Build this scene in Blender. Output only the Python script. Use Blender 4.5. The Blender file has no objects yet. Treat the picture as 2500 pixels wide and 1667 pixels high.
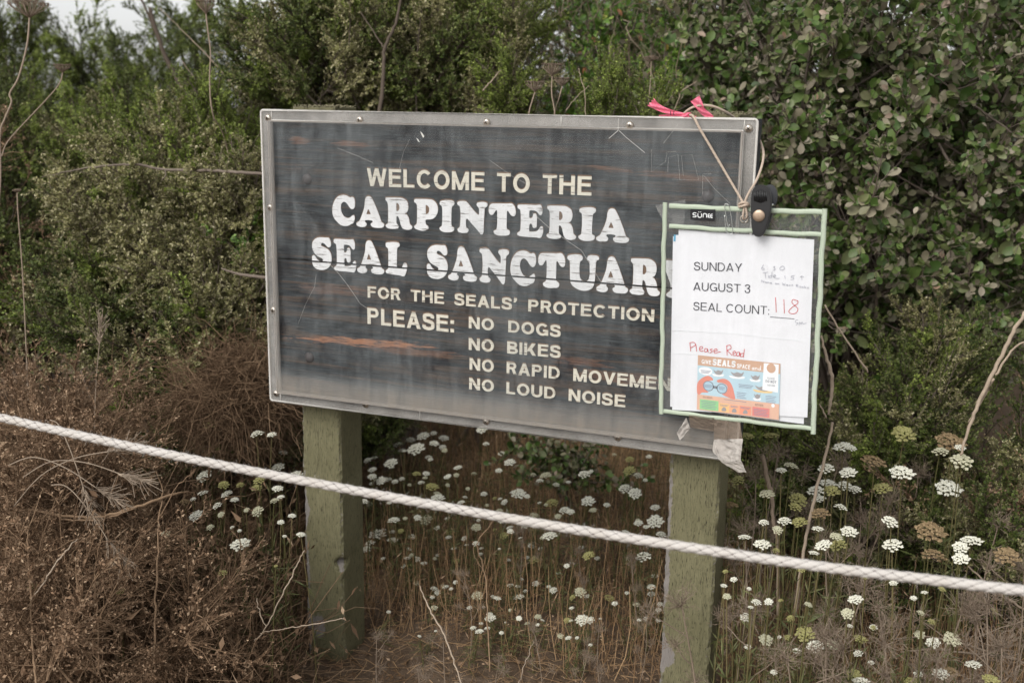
import bpy, math, random
import numpy as np
from mathutils import Vector, Matrix

# ------------------------------------------------------------------ camera, sky, sun, exposure
S = bpy.context.scene
COL = S.collection
CAM = np.array([1.19108, -1.75011, 1.12749])
FWD = np.array([-0.35608, 0.90965, -0.21386])
RGT = np.array([0.92994, 0.36744, 0.01452])
UPV = np.array([-0.09179, 0.19371, 0.97676])
FPX, CX, CY = 2646.3, 1250.0, 833.5
cd = bpy.data.cameras.new('camera')
cam = bpy.data.objects.new('camera', cd)
COL.objects.link(cam)
S.camera = cam
m = Matrix.Identity(4)
for i in range(3):
    m[i][0], m[i][1], m[i][2], m[i][3] = RGT[i], UPV[i], -FWD[i], CAM[i]
cam.matrix_world = m
cd.sensor_width = 36.0
cd.lens = 38.107
cd.clip_start = 0.05
cd.clip_end = 500
cd.dof.use_dof = True
cd.dof.focus_distance = 1.86
cd.dof.aperture_fstop = 5.6

SUN_EL, SUN_AZ = 40.0, 198.0      # azimuth measured clockwise from +Y: behind the camera, to its left
wd = bpy.data.worlds.new('World'); S.world = wd; wd.use_nodes = True
nt = wd.node_tree
bg = nt.nodes['Background']
sky = nt.nodes.new('ShaderNodeTexSky'); sky.sky_type = 'NISHITA'; sky.sun_disc = False
sky.sun_elevation = math.radians(SUN_EL); sky.sun_rotation = math.radians(SUN_AZ)
sky.air_density = 1.0; sky.dust_density = 2.0; sky.ozone_density = 1.0
hs = nt.nodes.new('ShaderNodeHueSaturation'); hs.inputs['Saturation'].default_value = 0.08
nt.links.new(sky.outputs[0], hs.inputs['Color']); nt.links.new(hs.outputs[0], bg.inputs[0])
bg.inputs[1].default_value = 0.15
sl = bpy.data.lights.new('sun', 'SUN'); so = bpy.data.objects.new('sun', sl); COL.objects.link(so)
sl.energy = 1.45; sl.angle = math.radians(35); sl.color = (1.0, 0.95, 0.88)
az, el = math.radians(SUN_AZ), math.radians(SUN_EL)
sd = Vector((math.sin(az)*math.cos(el), math.cos(az)*math.cos(el), math.sin(el)))
so.rotation_euler = sd.to_track_quat('Z', 'Y').to_euler()
S.view_settings.view_transform = 'Standard'; S.view_settings.look = 'None'
S.view_settings.exposure = 0.50; S.view_settings.gamma = 1.0
S.render.engine = 'CYCLES'
S.cycles.use_denoising = True
S.cycles.max_bounces = 6; S.cycles.diffuse_bounces = 3; S.cycles.glossy_bounces = 3
S.cycles.transmission_bounces = 4; S.cycles.transparent_max_bounces = 12

# ------------------------------------------------------------------ helpers
rng = np.random.default_rng(7)
random.seed(7)

def ray(px, py):
    return FWD + RGT*((px-CX)/FPX) - UPV*((py-CY)/FPX)
def at_d(px, py, d): return CAM + ray(px, py)*d
def at_y(px, py, y):
    r = ray(px, py); return CAM + r*((y-CAM[1])/r[1])
def at_z(px, py, z):
    r = ray(px, py); return CAM + r*((z-CAM[2])/r[2])
def uv_of(px, py, y=0.0):
    p = at_y(px, py, y); return np.array([p[0], p[2]])

def tag(o, label=None, cat=None, group=None, kind=None):
    if label: o['label'] = label
    if cat: o['category'] = cat
    if group: o['group'] = group
    if kind: o['kind'] = kind
    return o
def empty(name, loc=(0, 0, 0), label=None, cat=None, group=None, kind=None):
    o = bpy.data.objects.new(name, None); COL.objects.link(o); o.location = [float(v) for v in loc]
    o.empty_display_size = 0.05
    return tag(o, label, cat, group, kind)
def link(name, me, parent=None, loc=None, rot=None, scale=None):
    o = bpy.data.objects.new(name, me); COL.objects.link(o)
    if parent is not None: o.parent = parent
    if loc is not None: o.location = [float(v) for v in loc]
    if rot is not None: o.rotation_euler = rot
    if scale is not None: o.scale = (scale,)*3 if np.isscalar(scale) else scale
    return o

SMOOTH_ALL = False
class MB:
    """collects vertices, polygons, material slots and a per-vertex tint"""
    def __init__(s): s.v, s.f, s.m, s.t, s.n = [], [], [], [], 0
    def add(s, verts, faces, mat=0, tint=(0, 0, 0)):
        verts = np.asarray(verts, float).reshape(-1, 3)
        s.v.append(verts)
        t = np.asarray(tint, float)
        s.t.append(np.broadcast_to(t, (len(verts), 3)) if t.ndim == 1 else t)
        if isinstance(faces, np.ndarray):
            s.f.append((faces + s.n)); s.m.append(np.full(len(faces), mat))
        else:
            for f in faces:
                s.f.append(np.array([f]) + s.n); s.m.append(np.array([mat]))
        s.n += len(verts)
    def mesh(s, name, mats, smooth=False):
        me = bpy.data.meshes.new(name)
        V = np.concatenate(s.v); T = np.concatenate(s.t)
        loops = np.concatenate([f.ravel() for f in s.f])
        tot = np.concatenate([np.full(len(f), f.shape[1]) for f in s.f])
        start = np.concatenate([[0], np.cumsum(tot)[:-1]])
        me.vertices.add(len(V)); me.vertices.foreach_set('co', V.ravel().astype(np.float32))
        me.loops.add(len(loops)); me.loops.foreach_set('vertex_index', loops.astype(np.int32))
        me.polygons.add(len(tot)); me.polygons.foreach_set('loop_start', start.astype(np.int32))
        me.polygons.foreach_set('loop_total', tot.astype(np.int32))
        me.polygons.foreach_set('material_index', np.concatenate(s.m).astype(np.int32))
        me.polygons.foreach_set('use_smooth', np.full(len(tot), bool(smooth or SMOOTH_ALL)))
        me.update(calc_edges=True)
        a = me.attributes.new('tint', 'FLOAT_VECTOR', 'POINT')
        a.data.foreach_set('vector', T.ravel().astype(np.float32))
        for mt in (mats if isinstance(mats, (list, tuple)) else [mats]): me.materials.append(mt)
        me.validate()
        return me

def norm(a): return a/np.maximum(np.linalg.norm(a, axis=-1, keepdims=True), 1e-9)

def tubes(mb, P, R, sides=3, mat=0, tint=None):
    """P[N,K,3] centre lines, R[N,K] radii"""
    P = np.asarray(P, float); N, K, _ = P.shape
    R = np.broadcast_to(np.asarray(R, float), (N, K))
    T = norm(np.gradient(P, axis=1))
    ref = np.where(np.abs(T[:, :1, 2:3]) > 0.9, np.array([1., 0, 0]), np.array([0, 0, 1.]))
    U = norm(np.cross(T, np.broadcast_to(ref, T.shape))); W = np.cross(T, U)
    a = np.arange(sides)*2*math.pi/sides
    V = (P[:, :, None] + R[:, :, None, None]*(np.cos(a)[:, None]*U[:, :, None] + np.sin(a)[:, None]*W[:, :, None]))
    idx = np.arange(N*K*sides).reshape(N, K, sides)
    i0 = idx[:, :-1]; i1 = idx[:, 1:]
    F = np.stack([i0, np.roll(i0, -1, 2), np.roll(i1, -1, 2), i1], -1).reshape(-1, 4)
    if tint is None: tint = np.zeros((N, 3))
    Tn = np.broadcast_to(np.asarray(tint, float).reshape(-1, 1, 1, 3), (N, K, sides, 3)).reshape(-1, 3)
    mb.add(V.reshape(-1, 3), F, mat, Tn)

def one_tube(mb, pts, r, sides=8, mat=0, tint=(0, 0, 0), caps=True):
    pts = np.asarray(pts, float); K = len(pts)
    r = np.broadcast_to(np.asarray(r, float), (K,))
    n0 = mb.n
    tubes(mb, pts[None], r[None], sides, mat, np.array([tint]))
    if caps:
        mb.f.append(np.array([list(range(n0+sides-1, n0-1, -1))])); mb.m.append(np.array([mat]))
        mb.f.append(np.array([list(range(n0+(K-1)*sides, n0+K*sides))])); mb.m.append(np.array([mat]))

LEAF_OVAL = (np.array([[0, 0, 0], [.28, .34, .05], [.62, .5, .1], [.9, .3, .06], [1, 0, -.02], [.9, -.3, .06], [.62, -.5, .1], [.28, -.34, .05], [.55, 0, -.04]]),
             np.array([[0, 8, 1], [1, 8, 2], [2, 8, 3], [3, 8, 4], [4, 8, 5], [5, 8, 6], [6, 8, 7], [7, 8, 0]]))
LEAF_SMALL = (np.array([[0, 0, 0], [.55, .5, .12], [1, 0, 0], [.55, -.5, .12], [.4, 0, -.02]]),
              np.array([[0, 4, 1], [1, 4, 2], [2, 4, 3], [3, 4, 0]]))
LEAF_DIA = (np.array([[0, 0, 0], [.45, .5, .1], [1, 0, 0], [.45, -.5, .1]]), np.array([[0, 2, 1], [0, 3, 2]]))
def leaves(mb, pos, d, n, L, W, shape=LEAF_SMALL, mat=1, tint=None, curl=None):
    tv, tf = shape; N = len(pos)
    d = norm(d); s = norm(np.cross(n, d)); n = np.cross(d, s)
    L = np.broadcast_to(L, (N,))[:, None, None]; W = np.broadcast_to(W, (N,))[:, None, None]
    c = 0 if curl is None else np.asarray(curl).reshape(-1, 1)
    V = pos[:, None] + d[:, None]*tv[None, :, 0:1]*L + s[:, None]*tv[None, :, 1:2]*W + n[:, None]*(tv[None, :, 2:3]*W)
    if curl is not None: V = V + n[:, None]*((tv[None, :, 0]**2)[:, :, None]*L*np.asarray(curl).reshape(-1, 1, 1))
    F = (tf[None] + (np.arange(N)*len(tv))[:, None, None]).reshape(-1, tf.shape[1])
    if tint is None: tint = np.zeros((N, 3))
    T = np.repeat(np.asarray(tint, float), len(tv), 0)
    mb.add(V.reshape(-1, 3), F, mat, T)

def rdir(N, up=0.0):
    v = rng.normal(size=(N, 3)); v[:, 2] += up; return norm(v)
def wiggle(p0, p1, K, amp):
    """N curves from p0 to p1 with K points and a random bow"""
    N = len(p0); t = np.linspace(0, 1, K)[None, :, None]
    c1 = rng.normal(size=(N, 1, 3)); c2 = rng.normal(size=(N, 1, 3)); c3 = rng.normal(size=(N, 1, 3))
    amp = np.asarray(amp, float).reshape(-1, 1, 1)
    return p0[:, None]*(1-t)+p1[:, None]*t + amp*(c1*np.sin(math.pi*t)+.45*c2*np.sin(2*math.pi*t)+.3*c3*np.sin(3*math.pi*t))
def crom(pts, n=6, closed=False):
    P = np.asarray(pts, float); m = len(P); out = []
    segs = m if closed else m-1
    for i in range(segs):
        if closed: a, b, c, d = P[(i-1) % m], P[i], P[(i+1) % m], P[(i+2) % m]
        else: a, b, c, d = P[max(i-1, 0)], P[i], P[i+1], P[min(i+2, m-1)]
        for k in range(n):
            t = k/n
            out.append(.5*((2*b)+(-a+c)*t+(2*a-5*b+4*c-d)*t*t+(-a+3*b-3*c+d)*t**3))
    if not closed: out.append(P[-1])
    return np.array(out)
def fnoise(x, y, s=1.0, seed=0):
    r = np.random.default_rng(seed); z = 0
    for k in range(7):
        a, b, c = r.normal(size=3); z = z + np.sin((a*x+b*y)*s*(1+.55*k)+c*6)/(1+.5*k)
    return z/2.2

# ------------------------------------------------------------------ materials
class NM:
    def __init__(s, name):
        s.m = bpy.data.materials.new(name); s.m.use_nodes = True; s.t = s.m.node_tree; s.N = s.t.nodes
        s.b = s.N['Principled BSDF']; s.out = s.N['Material Output']
    def n(s, typ, **kw):
        nd = s.N.new(typ)
        for k, v in kw.items():
            if k.startswith('i_'):
                key = k[2:]; key = int(key) if key.isdigit() else key.replace('_', ' ')
                nd.inputs[key].default_value = v
            else: setattr(nd, k, v)
        return nd
    def l(s, a, b): s.t.links.new(a, b)
    def coord(s, scale=(1, 1, 1), kind='Object', loc=(0, 0, 0), rot=(0, 0, 0)):
        tc = s.n('ShaderNodeTexCoord'); mp = s.n('ShaderNodeMapping')
        mp.inputs['Scale'].default_value = scale; mp.inputs['Location'].default_value = loc; mp.inputs['Rotation'].default_value = rot
        s.l(tc.outputs[kind], mp.inputs[0]); return mp.outputs[0]
    def noise(s, vec, scale, detail=4, rough=.6, dist=0):
        nd = s.n('ShaderNodeTexNoise'); nd.inputs['Scale'].default_value = scale; nd.inputs['Detail'].default_value = detail
        nd.inputs['Roughness'].default_value = rough; nd.inputs['Distortion'].default_value = dist
        if vec is not None: s.l(vec, nd.inputs['Vector'])
        return nd.outputs['Fac']
    def ramp(s, fac, stops):
        r = s.n('ShaderNodeValToRGB'); e = r.color_ramp.elements
        while len(e) < len(stops): e.new(.5)
        for el, (p, c) in zip(e, stops):
            el.position = p; el.color = (*c, 1) if not np.isscalar(c) else (c, c, c, 1)
        s.l(fac, r.inputs[0]); return r.outputs[0]
    def mix(s, fac, a, b, typ='MIX'):
        x = s.n('ShaderNodeMix', data_type='RGBA', blend_type=typ)
        for sock, val in ((x.inputs[0], fac), (x.inputs[6], a), (x.inputs[7], b)):
            if hasattr(val, 'links'): s.l(val, sock)
            elif np.isscalar(val): sock.default_value = val
            else: sock.default_value = (*val, 1)
        return x.outputs[2]
    def math(s, op, a, b=0.0, clamp=False):
        x = s.n('ShaderNodeMath', operation=op, use_clamp=clamp)
        for sock, val in ((x.inputs[0], a), (x.inputs[1], b)):
            if hasattr(val, 'links'): s.l(val, sock)
            else: sock.default_value = val
        return x.outputs[0]
    def bump(s, h, strength=.3, dist=.002):
        b = s.n('ShaderNodeBump'); b.inputs['Strength'].default_value = strength; b.inputs['Distance'].default_value = dist
        s.l(h, b.inputs['Height']); s.l(b.outputs[0], s.b.inputs['Normal']); return b
    def base(s, c):
        if hasattr(c, 'links'): s.l(c, s.b.inputs['Base Color'])
        else: s.b.inputs['Base Color'].default_value = (*c, 1)
    def rough(s, v): s.b.inputs['Roughness'].default_value = v
    def spec(s, v): s.b.inputs['Specular IOR Level'].default_value = v
    def attr(s, name='tint'):
        a = s.n('ShaderNodeAttribute'); a.attribute_name = name
        sp = s.n('ShaderNodeSeparateXYZ'); s.l(a.outputs['Vector'], sp.inputs[0]); return sp.outputs

def plain(name, c, rough=.6, spec=.4, var=.25, scale=60, bump=0.0, metal=0.0):
    k = NM(name); v = k.coord(); f = k.noise(v, scale, 5)
    c = np.array(c); k.base(k.mix(f, c*(1-var), np.minimum(c*(1+var), 1)))
    k.rough(rough); k.spec(spec); k.b.inputs['Metallic'].default_value = metal
    if bump: k.bump(f, bump, .001)
    return k.m

def leaf_mat(name, cols, rough=.55, spec=.3, trans=.18, objvar=.55):
    """cols: ramp colours picked per leaf by tint.x; tint.y brightens or darkens"""
    k = NM(name); a = k.attr()
    r = k.ramp(a[0], cols)
    oi = k.n('ShaderNodeObjectInfo')
    val = k.math('ADD', k.math('MULTIPLY', a[1], .5), k.math('MULTIPLY', oi.outputs['Random'], objvar))
    val = k.math('ADD', val, 1.0-objvar*.5)
    h = k.n('ShaderNodeHueSaturation'); k.l(r, h.inputs['Color']); k.l(val, h.inputs['Value'])
    v = k.coord(kind='Object'); nz = k.noise(v, 45, 3)
    dust = k.mix(k.ramp(nz, [(.5, 0.0), (.75, .25)]), h.outputs[0], (.24, .205, .14))
    k.base(dust); k.rough(rough); k.spec(spec)
    tr = k.n('ShaderNodeBsdfTranslucent'); k.l(h.outputs[0], tr.inputs[0])
    ms = k.n('ShaderNodeMixShader'); ms.inputs[0].default_value = trans
    k.l(k.b.outputs[0], ms.inputs[1]); k.l(tr.outputs[0], ms.inputs[2]); k.l(ms.outputs[0], k.out.inputs[0])
    return k.m
def twig_mat(name, a, b, rough=.8):
    k = NM(name); t = k.attr(); v = k.coord(); f = k.noise(v, 90, 4)
    c = k.mix(t[0], a, b); c = k.mix(k.math('MULTIPLY', f, .6), c, np.array(a)*.35)
    k.base(c); k.rough(rough); k.spec(.2); return k.m

M = {}
# ------------------------------------------------------------------ sign materials
SW, SH = 0.914, 0.559           # sign board, metres
ZT = 1.11                       # its top edge above the ground

def seg_mask(k, pos, x0, z0, x1, z1, w, wob=.5, nsc=90):
    """elongated worn patch along a segment in object space (x, z)"""
    sp = k.n('ShaderNodeSeparateXYZ'); k.l(pos, sp.inputs[0])
    L = math.hypot(x1-x0, z1-z0); ux, uz = (x1-x0)/L, (z1-z0)/L
    cx, cz = (x0+x1)/2, (z0+z1)/2
    dx = k.math('SUBTRACT', sp.outputs[0], cx); dz = k.math('SUBTRACT', sp.outputs[2], cz)
    a = k.math('ADD', k.math('MULTIPLY', dx, ux), k.math('MULTIPLY', dz, uz))
    b = k.math('SUBTRACT', k.math('MULTIPLY', dz, ux), k.math('MULTIPLY', dx, uz))
    a2 = k.math('POWER', k.math('ABSOLUTE', k.math('DIVIDE', a, L/2)), 2.0)
    b2 = k.math('POWER', k.math('ABSOLUTE', k.math('DIVIDE', b, w)), 2.0)
    d = k.math('ADD', a2, b2)
    mp = k.n('ShaderNodeMapping'); mp.inputs['Scale'].default_value = (.25, 1, 3); k.l(pos, mp.inputs[0])
    nz = k.noise(mp.outputs[0], nsc, 6, .7)
    d = k.math('ADD', d, k.math('MULTIPLY', k.math('SUBTRACT', nz, .5), wob*11))
    return k.ramp(d, [(.2, 1.0), (1.0, 0.0)])

def sg(px, py): return at_y(px, py, 0.0)

k = NM('weathered_board')
pos = k.n('ShaderNodeTexCoord').outputs['Object']
mp = k.n('ShaderNodeMapping'); mp.inputs['Scale'].default_value = (.17, 1, 2.3); k.l(pos, mp.inputs[0])
warp = k.noise(pos, 5, 3); 
g1 = k.noise(mp.outputs[0], 130, 7, .72, .6)
mp2 = k.n('ShaderNodeMapping'); mp2.inputs['Scale'].default_value = (.05, 1, 1.3); k.l(pos, mp2.inputs[0])
g2 = k.noise(mp2.outputs[0], 42, 5, .6, 1.4)
big = k.noise(pos, 6, 4, .6)
c = k.ramp(g1, [(.28, (.008, .009, .010)), (.5, (.028, .034, .038)), (.74, (.070, .078, .083))])
c = k.mix(k.ramp(g2, [(.47, 0.0), (.64, .8)]), c, (.085, .060, .044))
c = k.mix(k.ramp(g2, [(.30, .7), (.40, 0.0)]), c, (.012, .013, .015))
c = k.mix(k.math('MULTIPLY', k.ramp(big, [(.4, 0.0), (.7, 1.0)]), .2), c, (.05, .062, .072)); c = k.mix(k.ramp(k.noise(pos, 17, 4, .6), [(.52, 0.0), (.62, .7)]), c, (.010, .012, .016))
pw = []
for (a, b, w, st) in (((712, 823), (1050, 846), .0065, .9), ((880, 848), (1130, 868), .007, .5), ((705, 342), (760, 346), .006, .5),
                      ((810, 347), (905, 356), .005, .55), ((1560, 420), (1780, 445), .006, .45), ((1380, 905), (1700, 945), .008, .4),
                      ((1330, 873), (1500, 893), .006, .45), ((1440, 405), (1560, 424), .004, .4), ((720, 700), (900, 715), .010, .35)):
    pa, pb = sg(*a), sg(*b)
    c = k.mix(k.math('MULTIPLY', seg_mask(k, pos, pa[0], pa[2]-ZT, pb[0], pb[2]-ZT, w*1.2, .6), st*(1 if st > .8 else .6)), c, (.33, .155, .085))
k.base(c); k.rough(.75); k.spec(.25)
k.bump(k.math('ADD', k.math('MULTIPLY', g1, .8), g2), .9, .0022)
M['board'] = k.m

def clear_mat(name, haze_lo, haze_hi, dirt=(.42, .40, .37), gloss=.10, rough=.12, sc=7, scratch=True, vert=False):
    k = NM(name); k.N.remove(k.b)
    tc = k.n('ShaderNodeTexCoord').outputs['Object']
    f = k.noise(tc, sc, 6, .65, .8)
    mp = k.n('ShaderNodeMapping'); mp.inputs['Scale'].default_value = (1, 1, .12); k.l(tc, mp.inputs[0])
    f2 = k.noise(mp.outputs[0], 90, 4, .6)
    fine = k.noise(tc, 700, 2)
    h = k.ramp(f, [(.36, haze_lo), (.66, haze_hi)])
    hz = k.math('ADD', h, k.math('MULTIPLY', k.math('SUBTRACT', f2, .5), .12))
    hz = k.math('ADD', hz, k.math('MULTIPLY', k.math('SUBTRACT', fine, .5), .10))
    if vert:   # settled dust towards the bottom lip of the cover
        sp = k.n('ShaderNodeSeparateXYZ'); k.l(tc, sp.inputs[0])
        mr = k.n('ShaderNodeMapRange'); mr.inputs[1].default_value = -SH+.13; mr.inputs[2].default_value = -SH+.03
        mr.inputs[3].default_value = 0; mr.inputs[4].default_value = .32; k.l(sp.outputs[2], mr.inputs[0]); mr.inputs[1].default_value = -SH+.085; mr.interpolation_type = 'SMOOTHERSTEP'
        low = k.math('MULTIPLY', mr.outputs[0], k.math('ADD', f2, .4)); hz = k.math('ADD', hz, low)
        mp5 = k.n('ShaderNodeMapping'); mp5.inputs['Scale'].default_value = (1, 1, .05); k.l(tc, mp5.inputs[0])
        hz = k.math('ADD', hz, k.math('MULTIPLY', k.ramp(k.noise(mp5.outputs[0], 55, 4, .65), [(.5, 0.0), (.75, .08)]), k.ramp(f, [(.35, .15), (.6, 1.0)])))
    if scratch:
        vo = k.n('ShaderNodeTexVoronoi', feature='DISTANCE_TO_EDGE'); vo.inputs['Scale'].default_value = 5.5
        mq = k.n('ShaderNodeMapping'); mq.inputs['Scale'].default_value = (1.6, 1, .6); mq.inputs['Rotation'].default_value = (0, .7, 0); k.l(tc, mq.inputs[0])
        k.l(mq.outputs[0], vo.inputs['Vector'])
        sc_ = k.ramp(vo.outputs['Distance'], [(.0, .30), (.005, 0.0)])
        gate = k.ramp(k.noise(tc, 11, 2), [(.52, 0.0), (.6, 1.0)])
        hz = k.math('ADD', hz, k.math('MULTIPLY', sc_, gate))
    hz = k.math('MAXIMUM', hz, 0.0); hz = k.math('MINIMUM', hz, 1.0)
    tr = k.n('ShaderNodeBsdfTransparent'); df = k.n('ShaderNodeBsdfDiffuse'); df.inputs[0].default_value = (*dirt, 1)
    if vert: k.l(k.mix(k.math('MULTIPLY', low, 2.2, True), dirt, (.36, .30, .24)), df.inputs[0])
    m1 = k.n('ShaderNodeMixShader'); k.l(hz, m1.inputs[0]); k.l(tr.outputs[0], m1.inputs[1]); k.l(df.outputs[0], m1.inputs[2])
    gl = k.n('ShaderNodeBsdfGlossy'); gl.inputs['Roughness'].default_value = rough
    fr = k.n('ShaderNodeFresnel'); fr.inputs[0].default_value = 1.45
    m2 = k.n('ShaderNodeMixShader'); geo = k.n('ShaderNodeNewGeometry'); k.l(k.math('MULTIPLY', k.math('MULTIPLY', fr.outputs[0], gloss*10), k.math('SUBTRACT', 1.0, geo.outputs['Backfacing'])), m2.inputs[0])
    k.l(m1.outputs[0], m2.inputs[1]); k.l(gl.outputs[0], m2.inputs[2]); k.l(m2.outputs[0], k.out.inputs[0])
    return k.m

M['pane'] = clear_mat('scuffed_acrylic', .00, .09, dirt=(.36, .39, .40), vert=True, gloss=.09, scratch=False)
M['flange'] = clear_mat('frosted_acrylic_flange', .20, .44, dirt=(.46, .445, .42), sc=9, gloss=.06, scratch=False)
M['wall'] = clear_mat('frosted_acrylic_wall', .45, .65, dirt=(.46, .42, .38), gloss=0, scratch=False)
M['rim'] = clear_mat('acrylic_edge', .55, .85, dirt=(.72, .70, .66), gloss=0, scratch=False)
M['film'] = clear_mat('clear_vinyl', .03, .10, dirt=(.5, .52, .52), gloss=.12, rough=.08, sc=14, scratch=False)
M['tape'] = clear_mat('clear_tape', .10, .35, dirt=(.55, .54, .52), gloss=.15, rough=.15, sc=20, scratch=False)
M['tape_brown'] = clear_mat('aged_packing_tape', .50, .70, dirt=(.22, .17, .13), gloss=.12, rough=.2, sc=25, scratch=False)
M['tape_white'] = clear_mat('crumpled_tape',   .42, .80, dirt=(.50, .46, .42), gloss=.4, rough=.12, sc=30, scratch=False)

def paint_mat(name, c, worn, wear=.6, streak=(.12, 1, 1.6)):
    k = NM(name); pos = k.n('ShaderNodeTexCoord').outputs['Object']
    mp = k.n('ShaderNodeMapping'); mp.inputs['Scale'].default_value = streak; k.l(pos, mp.inputs[0])
    g = k.noise(mp.outputs[0], 260, 5, .7)
    b = k.noise(pos, 28, 3)
    thr = k.math('ADD', g, k.math('MULTIPLY', k.math('SUBTRACT', b, .5), .5))
    col = k.mix(k.ramp(thr, [(.60, 0.0), (.72, wear)]), c, worn)
    col = k.mix(k.ramp(k.noise(mp.outputs[0], 230, 4, .65), [(.34, .9), (.41, 0.0)]), col, (.10, .085, .07))
    k.base(col); k.rough(.7); k.spec(.3); k.bump(g, .8, .0012); return k.m
M['white_paint'] = paint_mat('weathered_white_paint', (.68, .69, .70), (.52, .50, .48), .6)
M['cream_paint'] = paint_mat('weathered_cream_paint', (.62, .59, .50), (.44, .34, .24), .9)
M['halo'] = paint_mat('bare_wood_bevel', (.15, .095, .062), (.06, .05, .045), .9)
M['crack'] = plain('joint_gap', (.008, .007, .006), .9, .1)
M['bolt'] = plain('dark_bolt', (.045, .038, .038), .55, .4, .4, 120, .4)
M['steel'] = plain('stainless_screw', (.52, .47, .41), .32, .5, .3, 300, .2, .9)
M['slot'] = plain('screw_recess', (.03, .025, .02), .6, .3)

k = NM('olive_post_paint')
pos = k.n('ShaderNodeTexCoord').outputs['Object']
mp = k.n('ShaderNodeMapping'); mp.inputs['Scale'].default_value = (1, 1, .10); k.l(pos, mp.inputs[0])
g = k.noise(mp.outputs[0], 420, 6, .8, .3)
mp3 = k.n('ShaderNodeMapping'); mp3.inputs['Scale'].default_value = (1, 1, .13); k.l(pos, mp3.inputs[0])
chk = k.ramp(k.noise(mp3.outputs[0], 800, 2, .5), [(.33, 1.0), (.365, 0.0)])
b = k.noise(pos, 9, 4)
c = k.ramp(b, [(.3, (.135, .126, .068)), (.7, (.185, .172, .098))])
c = k.mix(k.ramp(g, [(.34, .75), (.5, 0.0)]), c, (.060, .054, .034)); c = k.mix(k.ramp(g, [(.55, 0.0), (.72, .45)]), c, (.24, .22, .15))
c = k.mix(k.math('MULTIPLY', chk, .8), c, (.022, .018, .012))
a = k.attr()      # tint.x = edge / worn mask
wn = k.math('ADD', a[0], k.math('MULTIPLY', k.math('SUBTRACT', k.noise(pos, 130, 5, .7), .5), 1.1))
c = k.mix(k.ramp(wn, [(.52, 0.0), (.62, .9)]), c, (.22, .20, .19))
k.base(c); k.rough(.72); k.spec(.25); k.bump(k.math('SUBTRACT', k.math('MULTIPLY', g, 1.3), chk), .8, .0016)
M['post'] = k.m
M['moss'] = plain('mossy_end_grain', (.17, .155, .10), .95, .1, .7, 160, .9)

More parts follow.
